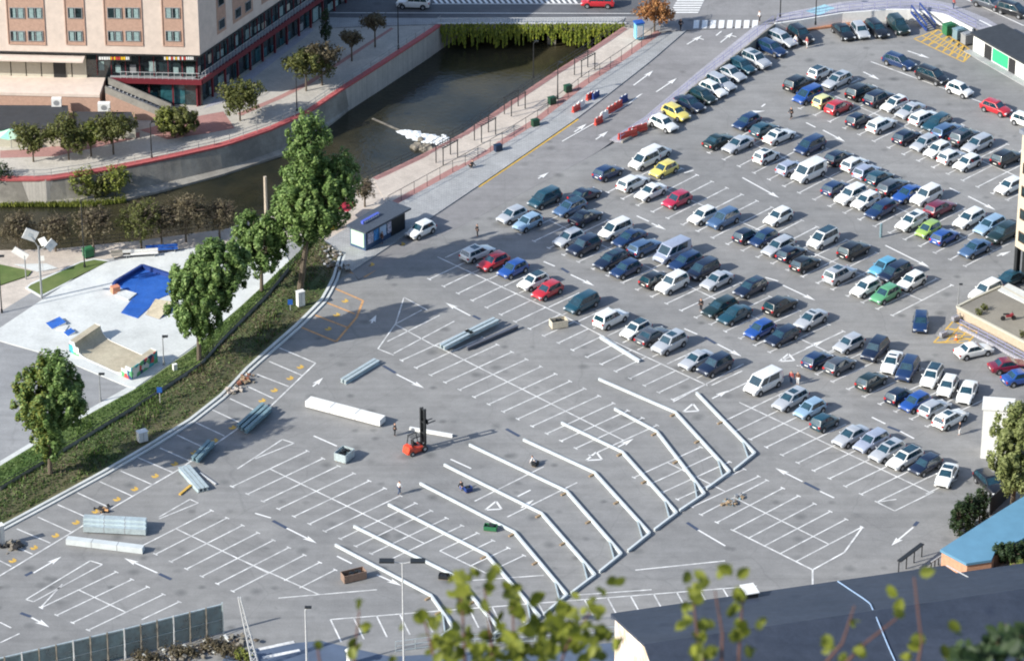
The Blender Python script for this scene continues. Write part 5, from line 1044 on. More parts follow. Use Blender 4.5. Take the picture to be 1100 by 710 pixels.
# half pipe
c0 = W(75, 378, .1); c1 = W(103, 359, .1); c2 = W(141, 408, .1); wd = (c1-c0); ld = (c2-c0); LL = ld.length; ld.normalize(); WW = wd.length; wd.normalize()
t = thing('half_pipe', tuple(c0), 0, None, None); settag(t, 'plywood half pipe with graffiti painted ends on the white plaza', 'skate ramp', None); hh = 1.5; prof = [(0, hh), (.9, hh)]
for k in range(1, 9): a = k/8*math.pi/2; prof.append((.9+1.7*math.sin(a)*1.0, hh*(1-math.sin(a)*.0)-hh*(1-math.cos(a)) if 0 else hh*(1-math.sin(a/1.0))))
prof = [(0, hh), (.9, hh)]+[(.9+2.0*(1-math.cos(a)), hh*(1-math.sin(a))+.04) for a in [k/8*math.pi/2 for k in range(1, 9)]]
prof += [(LL-x, z) for x, z in prof[::-1]]; mb = MB(); Q = lambda x, w, z: c0+ld*x+wd*w+Vector((0, 0, z))
for (x0, z0), (x1, z1) in zip(prof, prof[1:]): mb.face([Q(x0, .1, z0), Q(x1, .1, z1), Q(x1, WW-.1, z1), Q(x0, WW-.1, z0)])
bo(mb, 'riding_surface', M['plywood'], t)
for w0, w1 in ((0, .1), (WW-.1, WW)):
    mb = MB()
    for (x0, z0), (x1, z1) in zip(prof, prof[1:]):
        for w in (w0, w1): mb.face([Q(x0, w, 0), Q(x1, w, 0), Q(x1, w, z1+.05), Q(x0, w, z0+.05)])
        mb.face([Q(x0, w0, z0+.05), Q(x1, w0, z1+.05), Q(x1, w1, z1+.05), Q(x0, w1, z0+.05)])
    bo(mb, 'side_wall', M['conc'] if w0 == 0 else M['whitep'], t)
for x, wa, hq in ((-.06, 0, hh*.8), (LL+.06, 0, hh+.15)):
    mb = MB(); P = [Q(x-.05, 0, 0), Q(x+.05, 0, 0), Q(x+.05, WW, 0), Q(x-.05, WW, 0)]; mb.prism(P, .1, hq); bo(mb, 'graffiti_panel', M['graf'], t)
mb = MB(); P = [Q(LL-1.6, -.04, 0), Q(LL, -.04, 0), Q(LL, -.01, 0), Q(LL-1.6, -.01, 0)]; mb.prism(P, .1, hh*.8); P = [Q(0, -.04, 0), Q(1.6, -.04, 0), Q(1.6, -.01, 0), Q(0, -.01, 0)]; mb.prism(P, .1, hh*.8); bo(mb, 'graffiti_side', M['graf'], t)
# ------------------------------------------------------------------ steel
def ibeam(mb, a, b, w=.32, h=.5):
    a, b = Vector(a), Vector(b); u = Vector((0, 0, 1))
    mb.bar(a+u*(h/2-.03), b+u*(h/2-.03), w, .05); mb.bar(a-u*(h/2-.03), b-u*(h/2-.03), w, .05); mb.bar(a, b, w*.45, h-.12)
FR = [((748, 422), None, (811, 487), (788.5, 505)), ((643, 407), (725, 442.5), (784, 507), (759, 525)), ((660, 439), (705, 463), (757, 530.5), (730, 548.5)), ((603, 454), (668, 485), (727, 551), (703, 569)), ((562, 472), (638, 507), (698, 573), (674.5, 591.7)),
      ((504, 477.5), (608, 527), (667.6, 595), (644, 614)), ((477, 499), (581, 550.7), (639.4, 617.6), (613.5, 637)), ((451, 519), (552, 571), (609, 639), (584, 660)), ((417, 541.7), (522, 595), (580, 662.5), (558, 676)), ((380, 565), (487, 617.6), (537, 676), (520, 690)), ((360, 585), (462.5, 639), (487, 674), (470, 686))]
fl = ['rightmost short white frame, without a long rafter', 'white steel frame starting beside the parked silver cars', 'white steel frame starting under the yield triangle', 'white steel frame, fourth from the right end', 'white steel frame with dark mark at its start in the aisle', 'white steel frame with a crouching worker above it', 'white steel frame sixth from the left end', 'white steel frame below the dark clad crouching worker', 'white steel frame third from the left end', 'white steel frame second from the left end', 'leftmost white steel frame beside the twin lamp post']
for (a, kn, c, ft), lab in zip(FR, fl):
    z = .2; A_, C_2, Ft = W(*a, z), W(*c, z), W(*ft, z); K = W(*kn, z) if kn else None; t = thing('steel_portal_frame', (C_2.x, C_2.y, 0.01), 0, None, None); settag(t, lab+', lying flat' if len(lab.split()) < 14 else lab, 'steel frame', 'white steel frames laid out on the lot')
    if K: mb = MB(); ibeam(mb, A_, K, .22, .3); bo(mb, 'rafter', M['steelw'], t)
    mb = MB(); ibeam(mb, K or A_, C_2, .26, .34); bo(mb, 'column', M['galv'] if 0 else M['steelw'], t)
    mb = MB(); ibeam(mb, C_2, Ft, .26, .34); bo(mb, 'foot_beam', M['steelw'], t)
    s = (K or A_); d = (s-C_2).normalized(); e = (Ft-C_2).normalized(); mb = MB(); mb.bar(C_2+d*3.3, C_2+e*1.4+d*.1, .14, .2); bo(mb, 'brace', M['galv'], t)
    mb = MB(); mb.box((0, 0, 0), (.6, .5, .1)); mb.box((0, 0, .1), (.3, .3, .1))
    for q in ([K] if K else [])+[s.lerp(C_2, .45)]: o = MB(); o.box((q.x-.3, q.y-.5, .08), (.7, .25, .16), R(45)); bo(o, 'timber_block', M['wood'], t)
# pair of coloured crates etc. beside the frames, plus beams
def beam(a, b, z, m, label, w=.4, h=.5, group=None, flatbox=False, sl=0):
    A_, B_ = W(*a, z), W(*b, z); c = (A_+B_)/2; mb = MB()
    if flatbox:
        mb.bar(A_, B_, w, h)
        n = 3
        for k in range(1, n): q = A_.lerp(B_, k/n); d = (B_-A_).normalized()*.06; mb.mi = 1; mb.bar(q-d*.6, q+d*.6, w+.02, h+.02); mb.mi = 0
    else: ibeam(mb, A_, B_, w, h)
    mb.v = [(v[0]-c.x, v[1]-c.y, v[2]-c.z) for v in mb.v]; o = mb.build('steel_beam', [m, M['grey']]); o.location = c; tag(o, label, 'beam', group); used[label] = 1
def pile(a, b, n, off_, m, label, group, z=.27, w=.42, h=.5, layers=1):
    for l in range(layers):
        for k in range(n): d = (off_[0]*k, off_[1]*k); beam((a[0]+d[0], a[1]+d[1]), (b[0]+d[0], b[1]+d[1]), z+l*(h+.01), m, label, w, h, group)
pile((473, 372), (504, 356), 2, (3.9, 1.9), M['galv'], 'pale galvanised beams in the left half of the aisle stack', 'pale aisle stack beams left', layers=2); pile((500, 358), (531, 343), 2, (3.9, 1.9), M['galv'], 'pale galvanised beams in the right half of the aisle stack', 'pale aisle stack beams right', layers=2)
pile((502, 374.5), (556, 351), 1, (3, 1.5), mat('dark_steel_beam', (.12, .13, .16), .5, .2), 'single long dark beam lying right of the pale stack', None); pile((367, 409), (403, 387), 2, (3.6, 1.6), M['galv'], 'pale beams in the small stack left of the aisle arrow', 'small stack beams')
beam((331, 431), (411, 452), .6, M['whitep'], 'long white wrapped bundle lying above the forklift', 1.35, .75, None, True)
pile((256, 458), (283, 434), 3, (3.8, 2.6), M['teal'], 'blue green steel beams in the stack across the yellow bays', 'upper blue green stack', layers=2); pile((207, 493), (225, 474), 2, (4.4, 1.6), M['teal'], 'blue green beams in the short stack on the bay line', 'short blue green stack', layers=2); pile((193, 503), (214, 527), 3, (4.4, -1), M['galv'], 'grey beams in the stack crossing the aisle below the short stack', 'grey crossing stack')
for k in range(3): beam((90, 557+k*4.6), (157, 560.5+k*4.6), .9-.18*k, M['galv'], 'pale long bundles in the upper lower-left pile', .8, .7, 'upper lower-left pile', True)
beam((72, 580), (154, 590), .4, M['steelw'], 'pale wrapped bundle below the lower-left pile', .8, .7, None, True)
beam((645, 362), (687, 388), .2, M['steelw'], 'single white beam lying along the empty bay line', .35, .35); beam((440, 460), (486, 468), .2, M['whitep'], 'thin white beam lying right behind the forklift', .35, .35)
beam((193, 531), (205, 521), .12, M['yellow'], 'short yellow plank beside the crossing grey stack', .3, .15); beam((215, 508), (232, 520), .12, M['lgrey'], 'thin grey bar right of the crossing stack', .2, .15)
# crates, pallets, debris
def crate(px, py, m, label, s=(1.6, 1.0, .8), rz=20, name='crate', cat='crate', slats=True):
    p = W(px, py, 0); t = thing(name, (p.x, p.y, .01), R(rz), None, None); settag(t, label, cat, None); mb = MB(); x, y, z = s
    for q in (-1, 1): mb.box((0, q*y/2, z/2+.1), (x, .06, z)); mb.box((q*x/2, 0, z/2+.1), (.06, y-.08, z))
    mb.box((0, 0, .15), (x-.1, y-.1, .06)); mb.build('box', m, t); mb = MB()
    for k in range(3): mb.box((0, -y*.35+k*y*.35, .05), (x, .1, .1))
    mb.build('skids', M['wood'], t); mb = MB(); rnd = random.Random(int(px))
    for k in range(7): mb.box((rnd.uniform(-x*.3, x*.3), rnd.uniform(-y*.3, y*.3), z*rnd.uniform(.5, 1.05)), (rnd.uniform(.2, .6), rnd.uniform(.15, .4), .25), rnd.uniform(0, 3))
    mb.build('contents', M['dark'], t)
crate(380, 622, mat('brown_crate', (.25, .17, .13), .7), 'brown crate of bolts below the leftmost steel frames', (2.6, 1.1, .9), 25); crate(370, 493, M['galv'], 'pale grey crate right of the empty bays, left of the forklift', (1.9, 1.5, 1.0), 60); crate(600, 351, mat('beige_crate', (.55, .5, .4), .7), 'beige box among the empty bays right of the beam stack', (2.0, 1.2, .9), 20)
crate(575, 500, M['dark'], 'dark tool box at the feet of the white clad worker', (.8, .5, .4), 60); crate(503, 528, M['dblue'], 'small blue tool box beside the dark clad worker', (.8, .6, .5), 30); crate(527, 569, M['green'], 'green cart in the gap between two steel frames', (1.4, .8, .5), -10); crate(477, 621, M['dark'], 'dark tool crate near the twin lamp post', (1.1, .7, .4), -10)
def heap(pts, m, label, name, cat, seed, s0=.25, s1=.7, n=40, spread=1.2):
    rnd = random.Random(seed); mb = MB()
    for k in range(n):
        x, y = rnd.choice(pts); p = W(x, y, 0); s = rnd.uniform(s0, s1); mb.mi = rnd.randrange(len(m))
        mb.box((p.x+rnd.gauss(0, spread*.5), p.y+rnd.gauss(0, spread*.5), rnd.uniform(0, .7)*spread*.6), (s, s*rnd.uniform(.5, 1.4), s*rnd.uniform(.2, .8)), rnd.uniform(0, 3), ('X', rnd.uniform(-.6, .6)))
    settag(mb.build(name, m), label, cat, None)
heap([(262, 410), (266, 408)], [M['rock'], M['wood'], mat('rusty_debris', (.2, .08, .05), .8)], 'dark rusty rubble heap at the kerb beside the left bays', 'rubble_heap', 'rubble', 3, n=34, spread=.9, s0=.15, s1=.5); heap([(248, 420), (254, 418)], [M['rock'], M['sand']], 'paler sand heap left of the rusty rubble', 'rubble_heap', 'rubble', 4, n=34, spread=.9, s0=.15, s1=.45)
heap([(109, 549)], [M['wood'], M['black'], M['orange']], 'small heap of wood scraps above the lower-left pile', 'scrap_heap', 'scrap', 5, n=16, s0=.15, s1=.5, spread=.8); heap([(783, 541), (789, 538), (795, 534)], [M['teal'], M['grey'], M['wood']], 'grey debris row right of the steel frame feet', 'scrap_heap', 'scrap', 6, n=36, s0=.12, s1=.5, spread=.7)
heap([(355, 285), (360, 275), (366, 290), (350, 270)], [M['rock'], M['walk'], M['bark']], 'rubble and stones at the end of the kiosk pavement', 'rubble_heap', 'rubble', 7, n=80, spread=1.1, s0=.2, s1=.5)
heap([(8, 588), (14, 586)], [M['black'], M['rock']], 'dark heap beside the white cabinet at the left edge', 'scrap_heap', 'scrap', 8, n=20)
# ------------------------------------------------------------------ forklift
p = W(447, 485, 0); t = thing('forklift', (p.x, p.y, .01), R(38), None, None); settag(t, 'red forklift with raised black mast in the empty bays', 'forklift', None)
rp = mat('forklift_red', (.75, .07, .025), .35, coat=.6); mb = MB()
sec = [(-1.55, .55, .5), (-1.35, 1.15, .6), (-.9, 1.2, .62), (-.75, .9, .62), (.55, .85, .6), (.75, .7, .55)]
i = 0; V = []
for x, zt, w in sec: V += [(x, -w, .28), (x, -w, zt*.85), (x, -w*.8, zt), (x, w*.8, zt), (x, w, zt*.85), (x, w, .28)]
mb.v = V
for k in range(len(sec)-1):
    for j in range(6): mb.f.append([k*6+j, k*6+(j+1) % 6, (k+1)*6+(j+1) % 6, (k+1)*6+j][::-1]); mb.m.append(0)
mb.f.append([0, 1, 2, 3, 4, 5]); mb.m.append(0); mb.f.append([30+j for j in (5, 4, 3, 2, 1, 0)]); mb.m.append(0); mb.build('body', rp, t)
mb = MB(); mb.box((-.25, 0, 1.1), (.55, .5, .15)); mb.box((-.5, 0, 1.4), (.12, .5, .55)); mb.build('seat', M['black'], t)
mb = MB()
for x, xt in ((-.95, -.75), (.6, .35)):
    for s in (-1, 1): mb.bar((x, s*.5, .9), (xt, s*.48, 2.15), .08)
mb.build('guard_posts', M['dark'], t); mb = MB(); mb.bar((-.85, -.5, 2.18), (.4, -.5, 2.18), .08); mb.bar((-.85, .5, 2.18), (.4, .5, 2.18), .08)
for k in range(7): mb.bar((-.85+k*.2, -.5, 2.2), (-.85+k*.2, .5, 2.2), .05)
mb.build('overhead_guard', M['dark'], t); mb = MB()
for s in (-1, 1): mb.box((1.0, s*.36, 2.7), (.2, .2, 5.1)); mb.box((1.18, s*.26, 3.0), (.14, .14, 4.6))
for z in (.5, 2.1, 3.5, 5.15): mb.box((1.05, 0, z), (.14, .85, .16))
mb.build('mast', M['dark'], t); mb = MB(); mb.box((1.34, 0, 3.6), (.1, 1.05, .6)); mb.build('carriage', M['dark'], t)
for s in (-1, 1): mb = MB(); mb.box((1.95, s*.3, 3.32), (1.2, .14, .06)); mb.box((1.38, s*.3, 3.55), (.07, .14, .5)); mb.build('fork', M['dark'], t)
for x, r in ((-1.0, .3), (.75, .38)):
    for s in (-1, 1): mb = MB(); mb.tube((x, s*.48, r), (x, s*.74, r), r, n=16); mb.mi = 1; mb.tube((x, s*.7, r), (x, s*.75, r), r*.5, n=12); mb.build('wheel', [M['black'], M['lgrey']], t)
# ------------------------------------------------------------------ red and white barriers
def barrier(px, py, rz, m1, label, L=1.5):
    p = WH(px, py, .02); t = thing('plastic_barrier', tuple(p), R(rz), None, None); settag(t, label, 'barrier', 'road work barriers'); mb = MB()
    mb.prism([(-L/2, -.2), (L/2, -.2), (L/2, .2), (-L/2, .2)], 0, .35); mb.prism([(-L/2, -.1), (L/2, -.1), (L/2, .1), (-L/2, .1)], .35, .95); mb.build('body', m1, t); mb = MB(); mb.box((-L*.25, 0, 1.0), (.25, .12, .14)); mb.box((L*.25, 0, 1.0), (.25, .12, .14)); mb.build('handle', M['whitep'], t)
for a in [(619, 120, 50, 'red', 'red barrier nearest the kerb on the sidewalk side'), (624, 116, 50, 'whitep', 'white barrier second from the kerb'), (634, 107, 50, 'red', 'red barrier under the blue warning sign'), (640, 106, 55, 'dblue', 'dark blue barrier at the sidewalk edge'), (643, 133, 50, 'red', 'red barrier at the lower end of the street group'), (649, 127, 50, 'whitep', 'white barrier in the middle of the street group'), (656, 121, 50, 'red', 'red barrier in the middle of the street group'), (664, 116, 50, 'red', 'red barrier topmost of the street group'), (670, 110, 50, 'dblue', 'blue barrier topmost of the street group')]: barrier(a[0], a[1], a[2], M[a[3]], a[4])
barrier(674, 148, 35, M['red'], 'left of two long red barriers at the pavement end', 3.0); barrier(685, 142, 35, M['red'], 'right of two long red barriers at the pavement end', 3.0)
# blue stairs and zebra corner
p = W(1000, 33, 0); q = W(983, 12, 1.6); t = thing('blue_staircase', tuple(p), 0, None, None); settag(t, 'blue metal stairs climbing the curved wall', 'stairs', None); mb = MB(); mb2 = MB(); d = (q-p); n = Vector((-d.y, d.x, 0)).normalized()
for k in range(10): c = p+d*(k+.5)/10; mb.bar(c-n*.7, c+n*.7, .35, .06)
bo(mb, 'steps', M['grey'], t)
for s in (-1, 1): mb = MB(); mb.bar(p+n*s*.72+Vector((0, 0, .1)), q+n*s*.72, .08, .4); mb.bar(p+n*s*.75+Vector((0, 0, 1)), q+n*s*.75+Vector((0, 0, 1)), .07, .3); mb.bar(p+n*s*.75, p+n*s*.75+Vector((0, 0, 1)), .08); mb.bar(q+n*s*.75, q+n*s*.75+Vector((0, 0, 1)), .08); bo(mb, 'side_rail', M['dblue'], t)
# ------------------------------------------------------------------ market hut top right
C0 = W(1045, 55, 0); C1 = W(1100, 86.7, 0); F = Fac(C0, C1-C0); t = thing('market_hut', tuple(C0), 0, None, None); settag(t, 'long black roofed hut with pale green front and bright green poster', 'hut', None); zt = F.uz(1046, 37)[1]
mb = MB(); F.box(mb, 0, 16, 0, zt, -5, 0); bo(mb, 'wall', M['whitep'], t); mb = MB(); F.box(mb, -.35, 16.4, zt, zt+.25, -5.3, .4); bo(mb, 'roof', M['roofblk'], t)
for nm, x0, x1, m, y0, y1 in (('side_panel', 1047, 1055, 'palegreen', 44, 60), ('door', 1057, 1064.5, 'black', 47, 66), ('poster', 1065.5, 1082, 'brightgreen', 51, 73), ('door', 1083, 1090, 'black', 61, 80), ('side_panel', 1091.5, 1104, 'palegreen', 66, 86)):
    u0 = F.uz(x0, 60)[0]; u1 = F.uz(x1, 70)[0]
    ub = F.uz(x0, (y0+y1)/2)[0]; mb = MB(); ua = F.uz(x0, y1)[0]; F.box(mb, ua, F.uz(x1, y1+ (x1-x0)*.5)[0], .25 if nm != 'door' else .05, zt-.4, 0, .06); bo(mb, nm, M[m], t)
mb = MB(); F.box(mb, -.5, 17, 0, .1, 0.07, 1.2); bo(mb, 'step', M['walk'], t)
# ------------------------------------------------------------------ tower block right edge
dd = W(1100, 270, 5)-W(1087, 262, 5); C0 = W(1088, 299, 0); F = Fac(C0, dd); z0 = F.uz(1088, 263)[1]; z1 = F.uz(1093, 140)[1]; t = thing('tower_block', tuple(C0), 0, None, None); settag(t, 'beige tower block with dark open base at the right edge', 'building', None)
bk = -F.n
def pr(mb, u0, u1, o0, o1, za, zb_): F.box(mb, u0, u1, za, zb_, o0, o1)
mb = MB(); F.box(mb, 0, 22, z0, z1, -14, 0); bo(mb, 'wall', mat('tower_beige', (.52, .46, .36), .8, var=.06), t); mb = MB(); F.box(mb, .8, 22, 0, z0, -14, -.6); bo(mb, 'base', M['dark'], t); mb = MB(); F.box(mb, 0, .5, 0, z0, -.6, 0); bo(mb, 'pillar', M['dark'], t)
mb = MB(); F.box(mb, -.3, 22, z1, z1+.5, -14.2, .3); F.box(mb, .8, 6, z1+.5, z1+3, -5, -.6); bo(mb, 'roof', mat('grey_roofing', (.2, .22, .26), .6), t)
nf = 5; fh = (z1-z0)/nf
for k in range(nf):
    for j in range(3):
        u = .55+j*2.3; z = z0+fh*k+fh*.32; mb = MB()
        for q in ((u, u+1.5, z, z+.1), (u, u+1.5, z+1.3, z+1.4), (u, u+.1, z+.1, z+1.3), (u+1.4, u+1.5, z+.1, z+1.3)): F.box(mb, *q, -.02, .08)
        w = bo(mb, 'window', mat('brown_frame', (.1, .06, .04), .6) if k+j == 0 else bpy.data.materials['brown_frame'], t); mb = MB(); F.box(mb, u+.1, u+1.4, z+.1, z+1.3, -.02, .04); bo(mb, 'pane', M['glass'], w, t.location)
# raised terrace with beige wall, right
zt = 1.25; mb = MB(); P = [W(a, b, zt) for a, b in [(1028, 330), (1046, 321), (1075, 308), (1180, 365), (1180, 409)]]; t = thing('raised_terrace', (P[0].x, P[0].y, 0), 0, None, None); settag(t, 'raised terrace with beige wall and pale coping below the tower', 'terrace', None)
mb.prism(P, 0, zt-.05); bo(mb, 'wall', mat('beige_wall', (.45, .36, .27), .8, var=.08), t); mb = MB(); c = sum(P, Vector())/len(P); mb.prism([p+(c-p).normalized()*.25 for p in P], zt-.05, zt+.02); bo(mb, 'floor', M['earth'], t); mb = MB()
for a, b in ((0, 4), (0, 1), (1, 2), (2, 3)): mb.bar((P[a].x, P[a].y, zt+.06), (P[b].x, P[b].y, zt+.06), .3, .2)
bo(mb, 'coping', M['cream2'], t)
P2 = [W(a, b, .01) for a, b in [(1086, 303), (1100, 298), (1200, 350), (1200, 370)]]; mb = MB(); mb.prism([W(a, b, 1.3) for a, b in [(1072, 312), (1083, 305), (1110, 318), (1200, 360), (1200, 376)]], 1.2, 1.4); settag(mb.build('paved_ramp', M['conc']), 'pale paved slab between terrace and tower base', 'ramp', None)
p = W(1083, 344, zt+.02); t = thing('motorbike', tuple(p), R(5), None, None); settag(t, 'dark red motorbike parked on the raised terrace', 'motorbike', None)
for x in (-.65, .65): mb = MB(); mb.tube((x, -.06, .3), (x, .06, .3), .3, n=14); mb.build('wheel', M['black'], t)
mb = MB(); mb.box((.05, 0, .65), (.7, .3, .35)); mb.box((.45, 0, .8), (.35, .26, .25), 0, ('Y', -.5)); mb.build('body', mat('bike_red', (.25, .03, .04), .3), t); mb = MB(); mb.box((-.3, 0, .85), (.7, .26, .12)); mb.build('seat', M['black'], t); mb = MB(); mb.bar((.5, -.35, 1.05), (.5, .35, 1.05), .04); mb.bar((.68, 0, .3), (.48, 0, 1.05), .06); mb.build('handlebar', M['dark'], t)
for x, y, l in [(1057, 333, 'small weed clump with red flowers on the raised terrace'), (1098, 362, 'green shrub at the right end of the raised terrace'), (1052, 338, 'small green weed by the terrace coping')]: tree(x, y, zt, [(0, 0, .4, .5, .5, .35)], 160, .16, 'leafolive', l, cat='plant', name='plant', trunk=.03, clump=.2, seed=int(x))
railing('railing', Rw([(1031, 351), (1060, 366), (1100, 388), (1150, 413)], 0), 1.0, M['lavrail'], 'purple railing along the foot of the beige terrace wall', gap=1.5, rails=3)
mb = MB(); e = [W(a, b, .1) for a, b in [(1031, 352), (1060, 367), (1100, 389), (1150, 414)]]
for a, b in zip(e, e[1:]): mb.bar((a.x, a.y, .15), (b.x, b.y, .15), .3, .3)
settag(mb.build('low_wall', M['lav']), 'low pale wall under the purple terrace railing', 'wall', None)
for x, y, l in [(1013, 362, 'grey trolley cage left of the yellow hatching'), (1026, 345, 'grey trolley cage at the terrace tip')]:
    p = W(x, y, 0); t = thing('trolley', (p.x, p.y, .01), R(40), None, None); settag(t, l, 'trolley', None); mb = MB(); mb.box((0, 0, .25), (1.2, .7, .08))
    for a in (-.55, .55):
        for b in (-.3, .3): mb.box((a, b, .65), (.05, .05, .8))
    mb.box((0, .3, 1.0), (1.1, .04, .04)); mb.box((0, -.3, 1.0), (1.1, .04, .04)); mb.build('frame', M['grey'], t); mb = MB(); mb.box((0, 0, .5), (.9, .5, .4)); mb.build('load', M['lav'], t)
p = W(1027, 365, 0); mb = MB(); mb.tube((p.x, p.y, .01), (p.x, p.y, .06), .25); mb.mi = 0; mb.tube((p.x, p.y, .06), (p.x, p.y, .8), .17, .03); mb.mi = 1; mb.tube((p.x, p.y, .35), (p.x, p.y, .5), .125, .1); settag(mb.build('traffic_cone', [mat('cone_orange', (.75, .2, .04), .5), M['whitep']]), 'orange traffic cone on the yellow hatching by the terrace', 'cone', None)
# ------------------------------------------------------------------ white wall building, blue roof, fences lower right
A_ = W(1053, 492, 0); B_ = W(1090, 516, 0); F = Fac(A_, Vector((1, -.15, 0))); h = F.uz(1055, 438)[1]; t = thing('white_walled_house', tuple(A_), 0, None, None); settag(t, 'white blank gable wall behind the pale green tree', 'building', None)
mb = MB(); F.box(mb, 0, 3.4, 0, h*.97, -2.5, 0); bo(mb, 'wall', M['whitep'], t); mb = MB(); F.box(mb, -.15, 3.5, h*.97, h*1.01, -2.6, .15); bo(mb, 'roof', M['whitep'], t)
P = [W(a, b, 4.2) for a, b in [(1010, 590), (1072, 550), (1140, 508), (1140, 566), (1100, 578), (1069, 592), (1065, 601), (1038, 605)]]
zt = 4.2; t = thing('blue_roofed_building', (P[0].x, P[0].y, 0), 0, None, None); settag(t, 'building with flat light blue roof and orange brick gable', 'building', None); mb = MB(); mb.prism(P, zt-.3, zt); bo(mb, 'roof', M['cyanroof'], t); c = sum(P, Vector())/len(P); mb = MB(); mb.prism([c+(p-c)*.975 for p in P], 0, zt-.31); bo(mb, 'wall', mat('orange_brick', (.5, .27, .17), .8, var=.12), t)
mb = MB(); mb.prism([W(a, b, 2.7) for a, b in [(1034, 611), (1064, 611), (1100, 596), (1140, 586), (1140, 650), (1034, 650)]], 0, 2.7); settag(mb.build('planter_terrace', mat('dry_brown_earth', (.2, .14, .1), .9, var=.35, scale=2, bump=.5, bscale=5)), 'brown earth terrace between the light blue roof and the slate roof', 'terrace', None)
A_ = W(1063, 553, 0); B_ = W(1086, 531, 0); mb = MB(); mb.bar((A_.x, A_.y, 1), (B_.x, B_.y, 1), .15, 2.4); settag(mb.build('screen_fence', M['dark']), 'black solid screen fence beside the parked black estate', 'fence', None)
for k, (a, b, l) in enumerate([((965, 617), (990, 598), 'dark metal canopy frame behind the large slate roof'), ((1000, 612), (1012, 604), 'short pale rail right of the dark canopy frame')]):
    P0, P1 = W(*a, 0), W(*b, 0); t = thing('canopy_frame', tuple(P0), 0, None, None); settag(t, l, 'frame', None); mb = MB()
    for j in range(4): q = P0.lerp(P1, j/3); mb.bar((q.x, q.y, 0), (q.x, q.y, 1.7-k*.7), .12)
    bo(mb, 'posts', M['dark'], t); mb = MB(); mb.bar((P0.x, P0.y, 1.7-k*.7), (P1.x, P1.y, 1.7-k*.7), .5-k*.3, .12); bo(mb, 'top', M['walk'] if k else M['dark'], t)
# big slate roof
d = W(1015, 607, 6)-W(660, 658, 6); C0 = W(660, 658, 6); d.z = 0; d.normalize(); n = Vector((d.y, -d.x, 0)); LR = 75; sp_ = 12.1; ze, zg = 6.0, 9.8
t = thing('warehouse', (C0.x, C0.y, 0), 0, None, None); settag(t, 'large slate blue gabled roof with stained pale gable in the foreground', 'building', None)
g = [C0+n*0, C0+n*sp_, C0+n*2*sp_]; hz = [ze, zg, ze]; mb = MB()
e0, e1, e2 = [Vector((q.x, q.y, z)) for q, z in zip(g, hz)]; D_ = d*LR
LQ = (onplane(1015, 607, C0, C0+d)[0]); e0b = e0.lerp(e1, .27)
for a, b, D0, D_ in ((e0, e1, Vector(), d*LQ), (e0b, e1, d*LQ, d*LR), (e1, e2, Vector(), d*LR)):
    nn = ((b-a).cross(D_)).normalized(); nn = nn if nn.z > 0 else -nn; o = -d*.4 if D0.length < .1 else D0; mb.face([a+o, b+o, b+D_, a+D_]); mb.face([a+o-nn*.3, a+D_-nn*.3, b+D_-nn*.3, b+o-nn*.3]); mb.face([a+o, a+o-nn*.3, b+o-nn*.3, b+o]); mb.face([a+o, a+D_, a+D_-nn*.3, a+o-nn*.3]); mb.face([b+o, b+o-nn*.3, b+D_-nn*.3, b+D_])
D_ = d*LR
bo(mb, 'roof', M['roofblue'], t)
mb = MB(); s = .35
pts = [Vector((e0.x, e0.y, -1)), Vector((e0.x, e0.y, ze-s)), Vector((e1.x, e1.y, zg-s)), Vector((e2.x, e2.y, ze-s)), Vector((e2.x, e2.y, -1))]; pin = [p+n*(.25 if i < 2 else (-.25 if i > 2 else 0)) for i, p in enumerate(pts)]
mb.face(pin); mb.face([p+D_ for p in pin][::-1]); qa = e0b+n*.25-Vector((0, 0, s)); qb = Vector((qa.x, qa.y, -1)); mb.face([qa+d*LQ, qa+D_, qb+D_, qb+d*LQ]); mb.face([pin[1]+d*LQ, qa+d*LQ, qb+d*LQ, pin[0]+d*LQ])
mb.face([pin[0], pin[1], pin[1]+d*LQ, pin[0]+d*LQ]); mb.face([pin[3], pin[4], pin[4]+D_, pin[3]+D_])
bo(mb, 'wall', M['plaster'], t)
def onroof(px, py, lift=.05):
    nn = ((e1-e0).cross(D_)).normalized(); nn = nn if nn.z > 0 else -nn; r = ray(px, py); tt = (e0-CP).dot(nn)/r.dot(nn); q = CP+r*tt
    if (q-e0).dot(n) > sp_:
        nn = ((e2-e1).cross(D_)).normalized(); nn = nn if nn.z > 0 else -nn; tt = (e1-CP).dot(nn)/r.dot(nn); q = CP+r*tt
    return q+nn*lift
mb = MB(); cbp = [onroof(a, b) for a, b in [(900, 625), (909, 631), (918, 637), (927, 643), (933, 647.5), (935, 649.5), (937, 654), (944, 670), (953, 692), (962, 712)]]
for a, b in zip(cbp, cbp[1:]): mb.bar(a+Vector((0, 0, .05)), b+Vector((0, 0, .05)), .12, .1)
bo(mb, 'roof_cable', mat('pale_blue_cable', (.3, .42, .6), .5), t)
q = onroof(805, 640, 0); mb = MB(); mb.box((q.x, q.y, q.z+.45), (1.3, 1.8, .8), R(17)); mb.mi = 1; mb.box((q.x, q.y, q.z+.88), (1.5, 2.0, .1), R(17)); bo(mb, 'skylight', [M['dark'], M['whitep']], t)
mb = MB(); a, b = onroof(1017, 607.5), onroof(1040, 620); mb.bar(a, b, .12, .06); bo(mb, 'roof_rail', M['lgrey'], t)
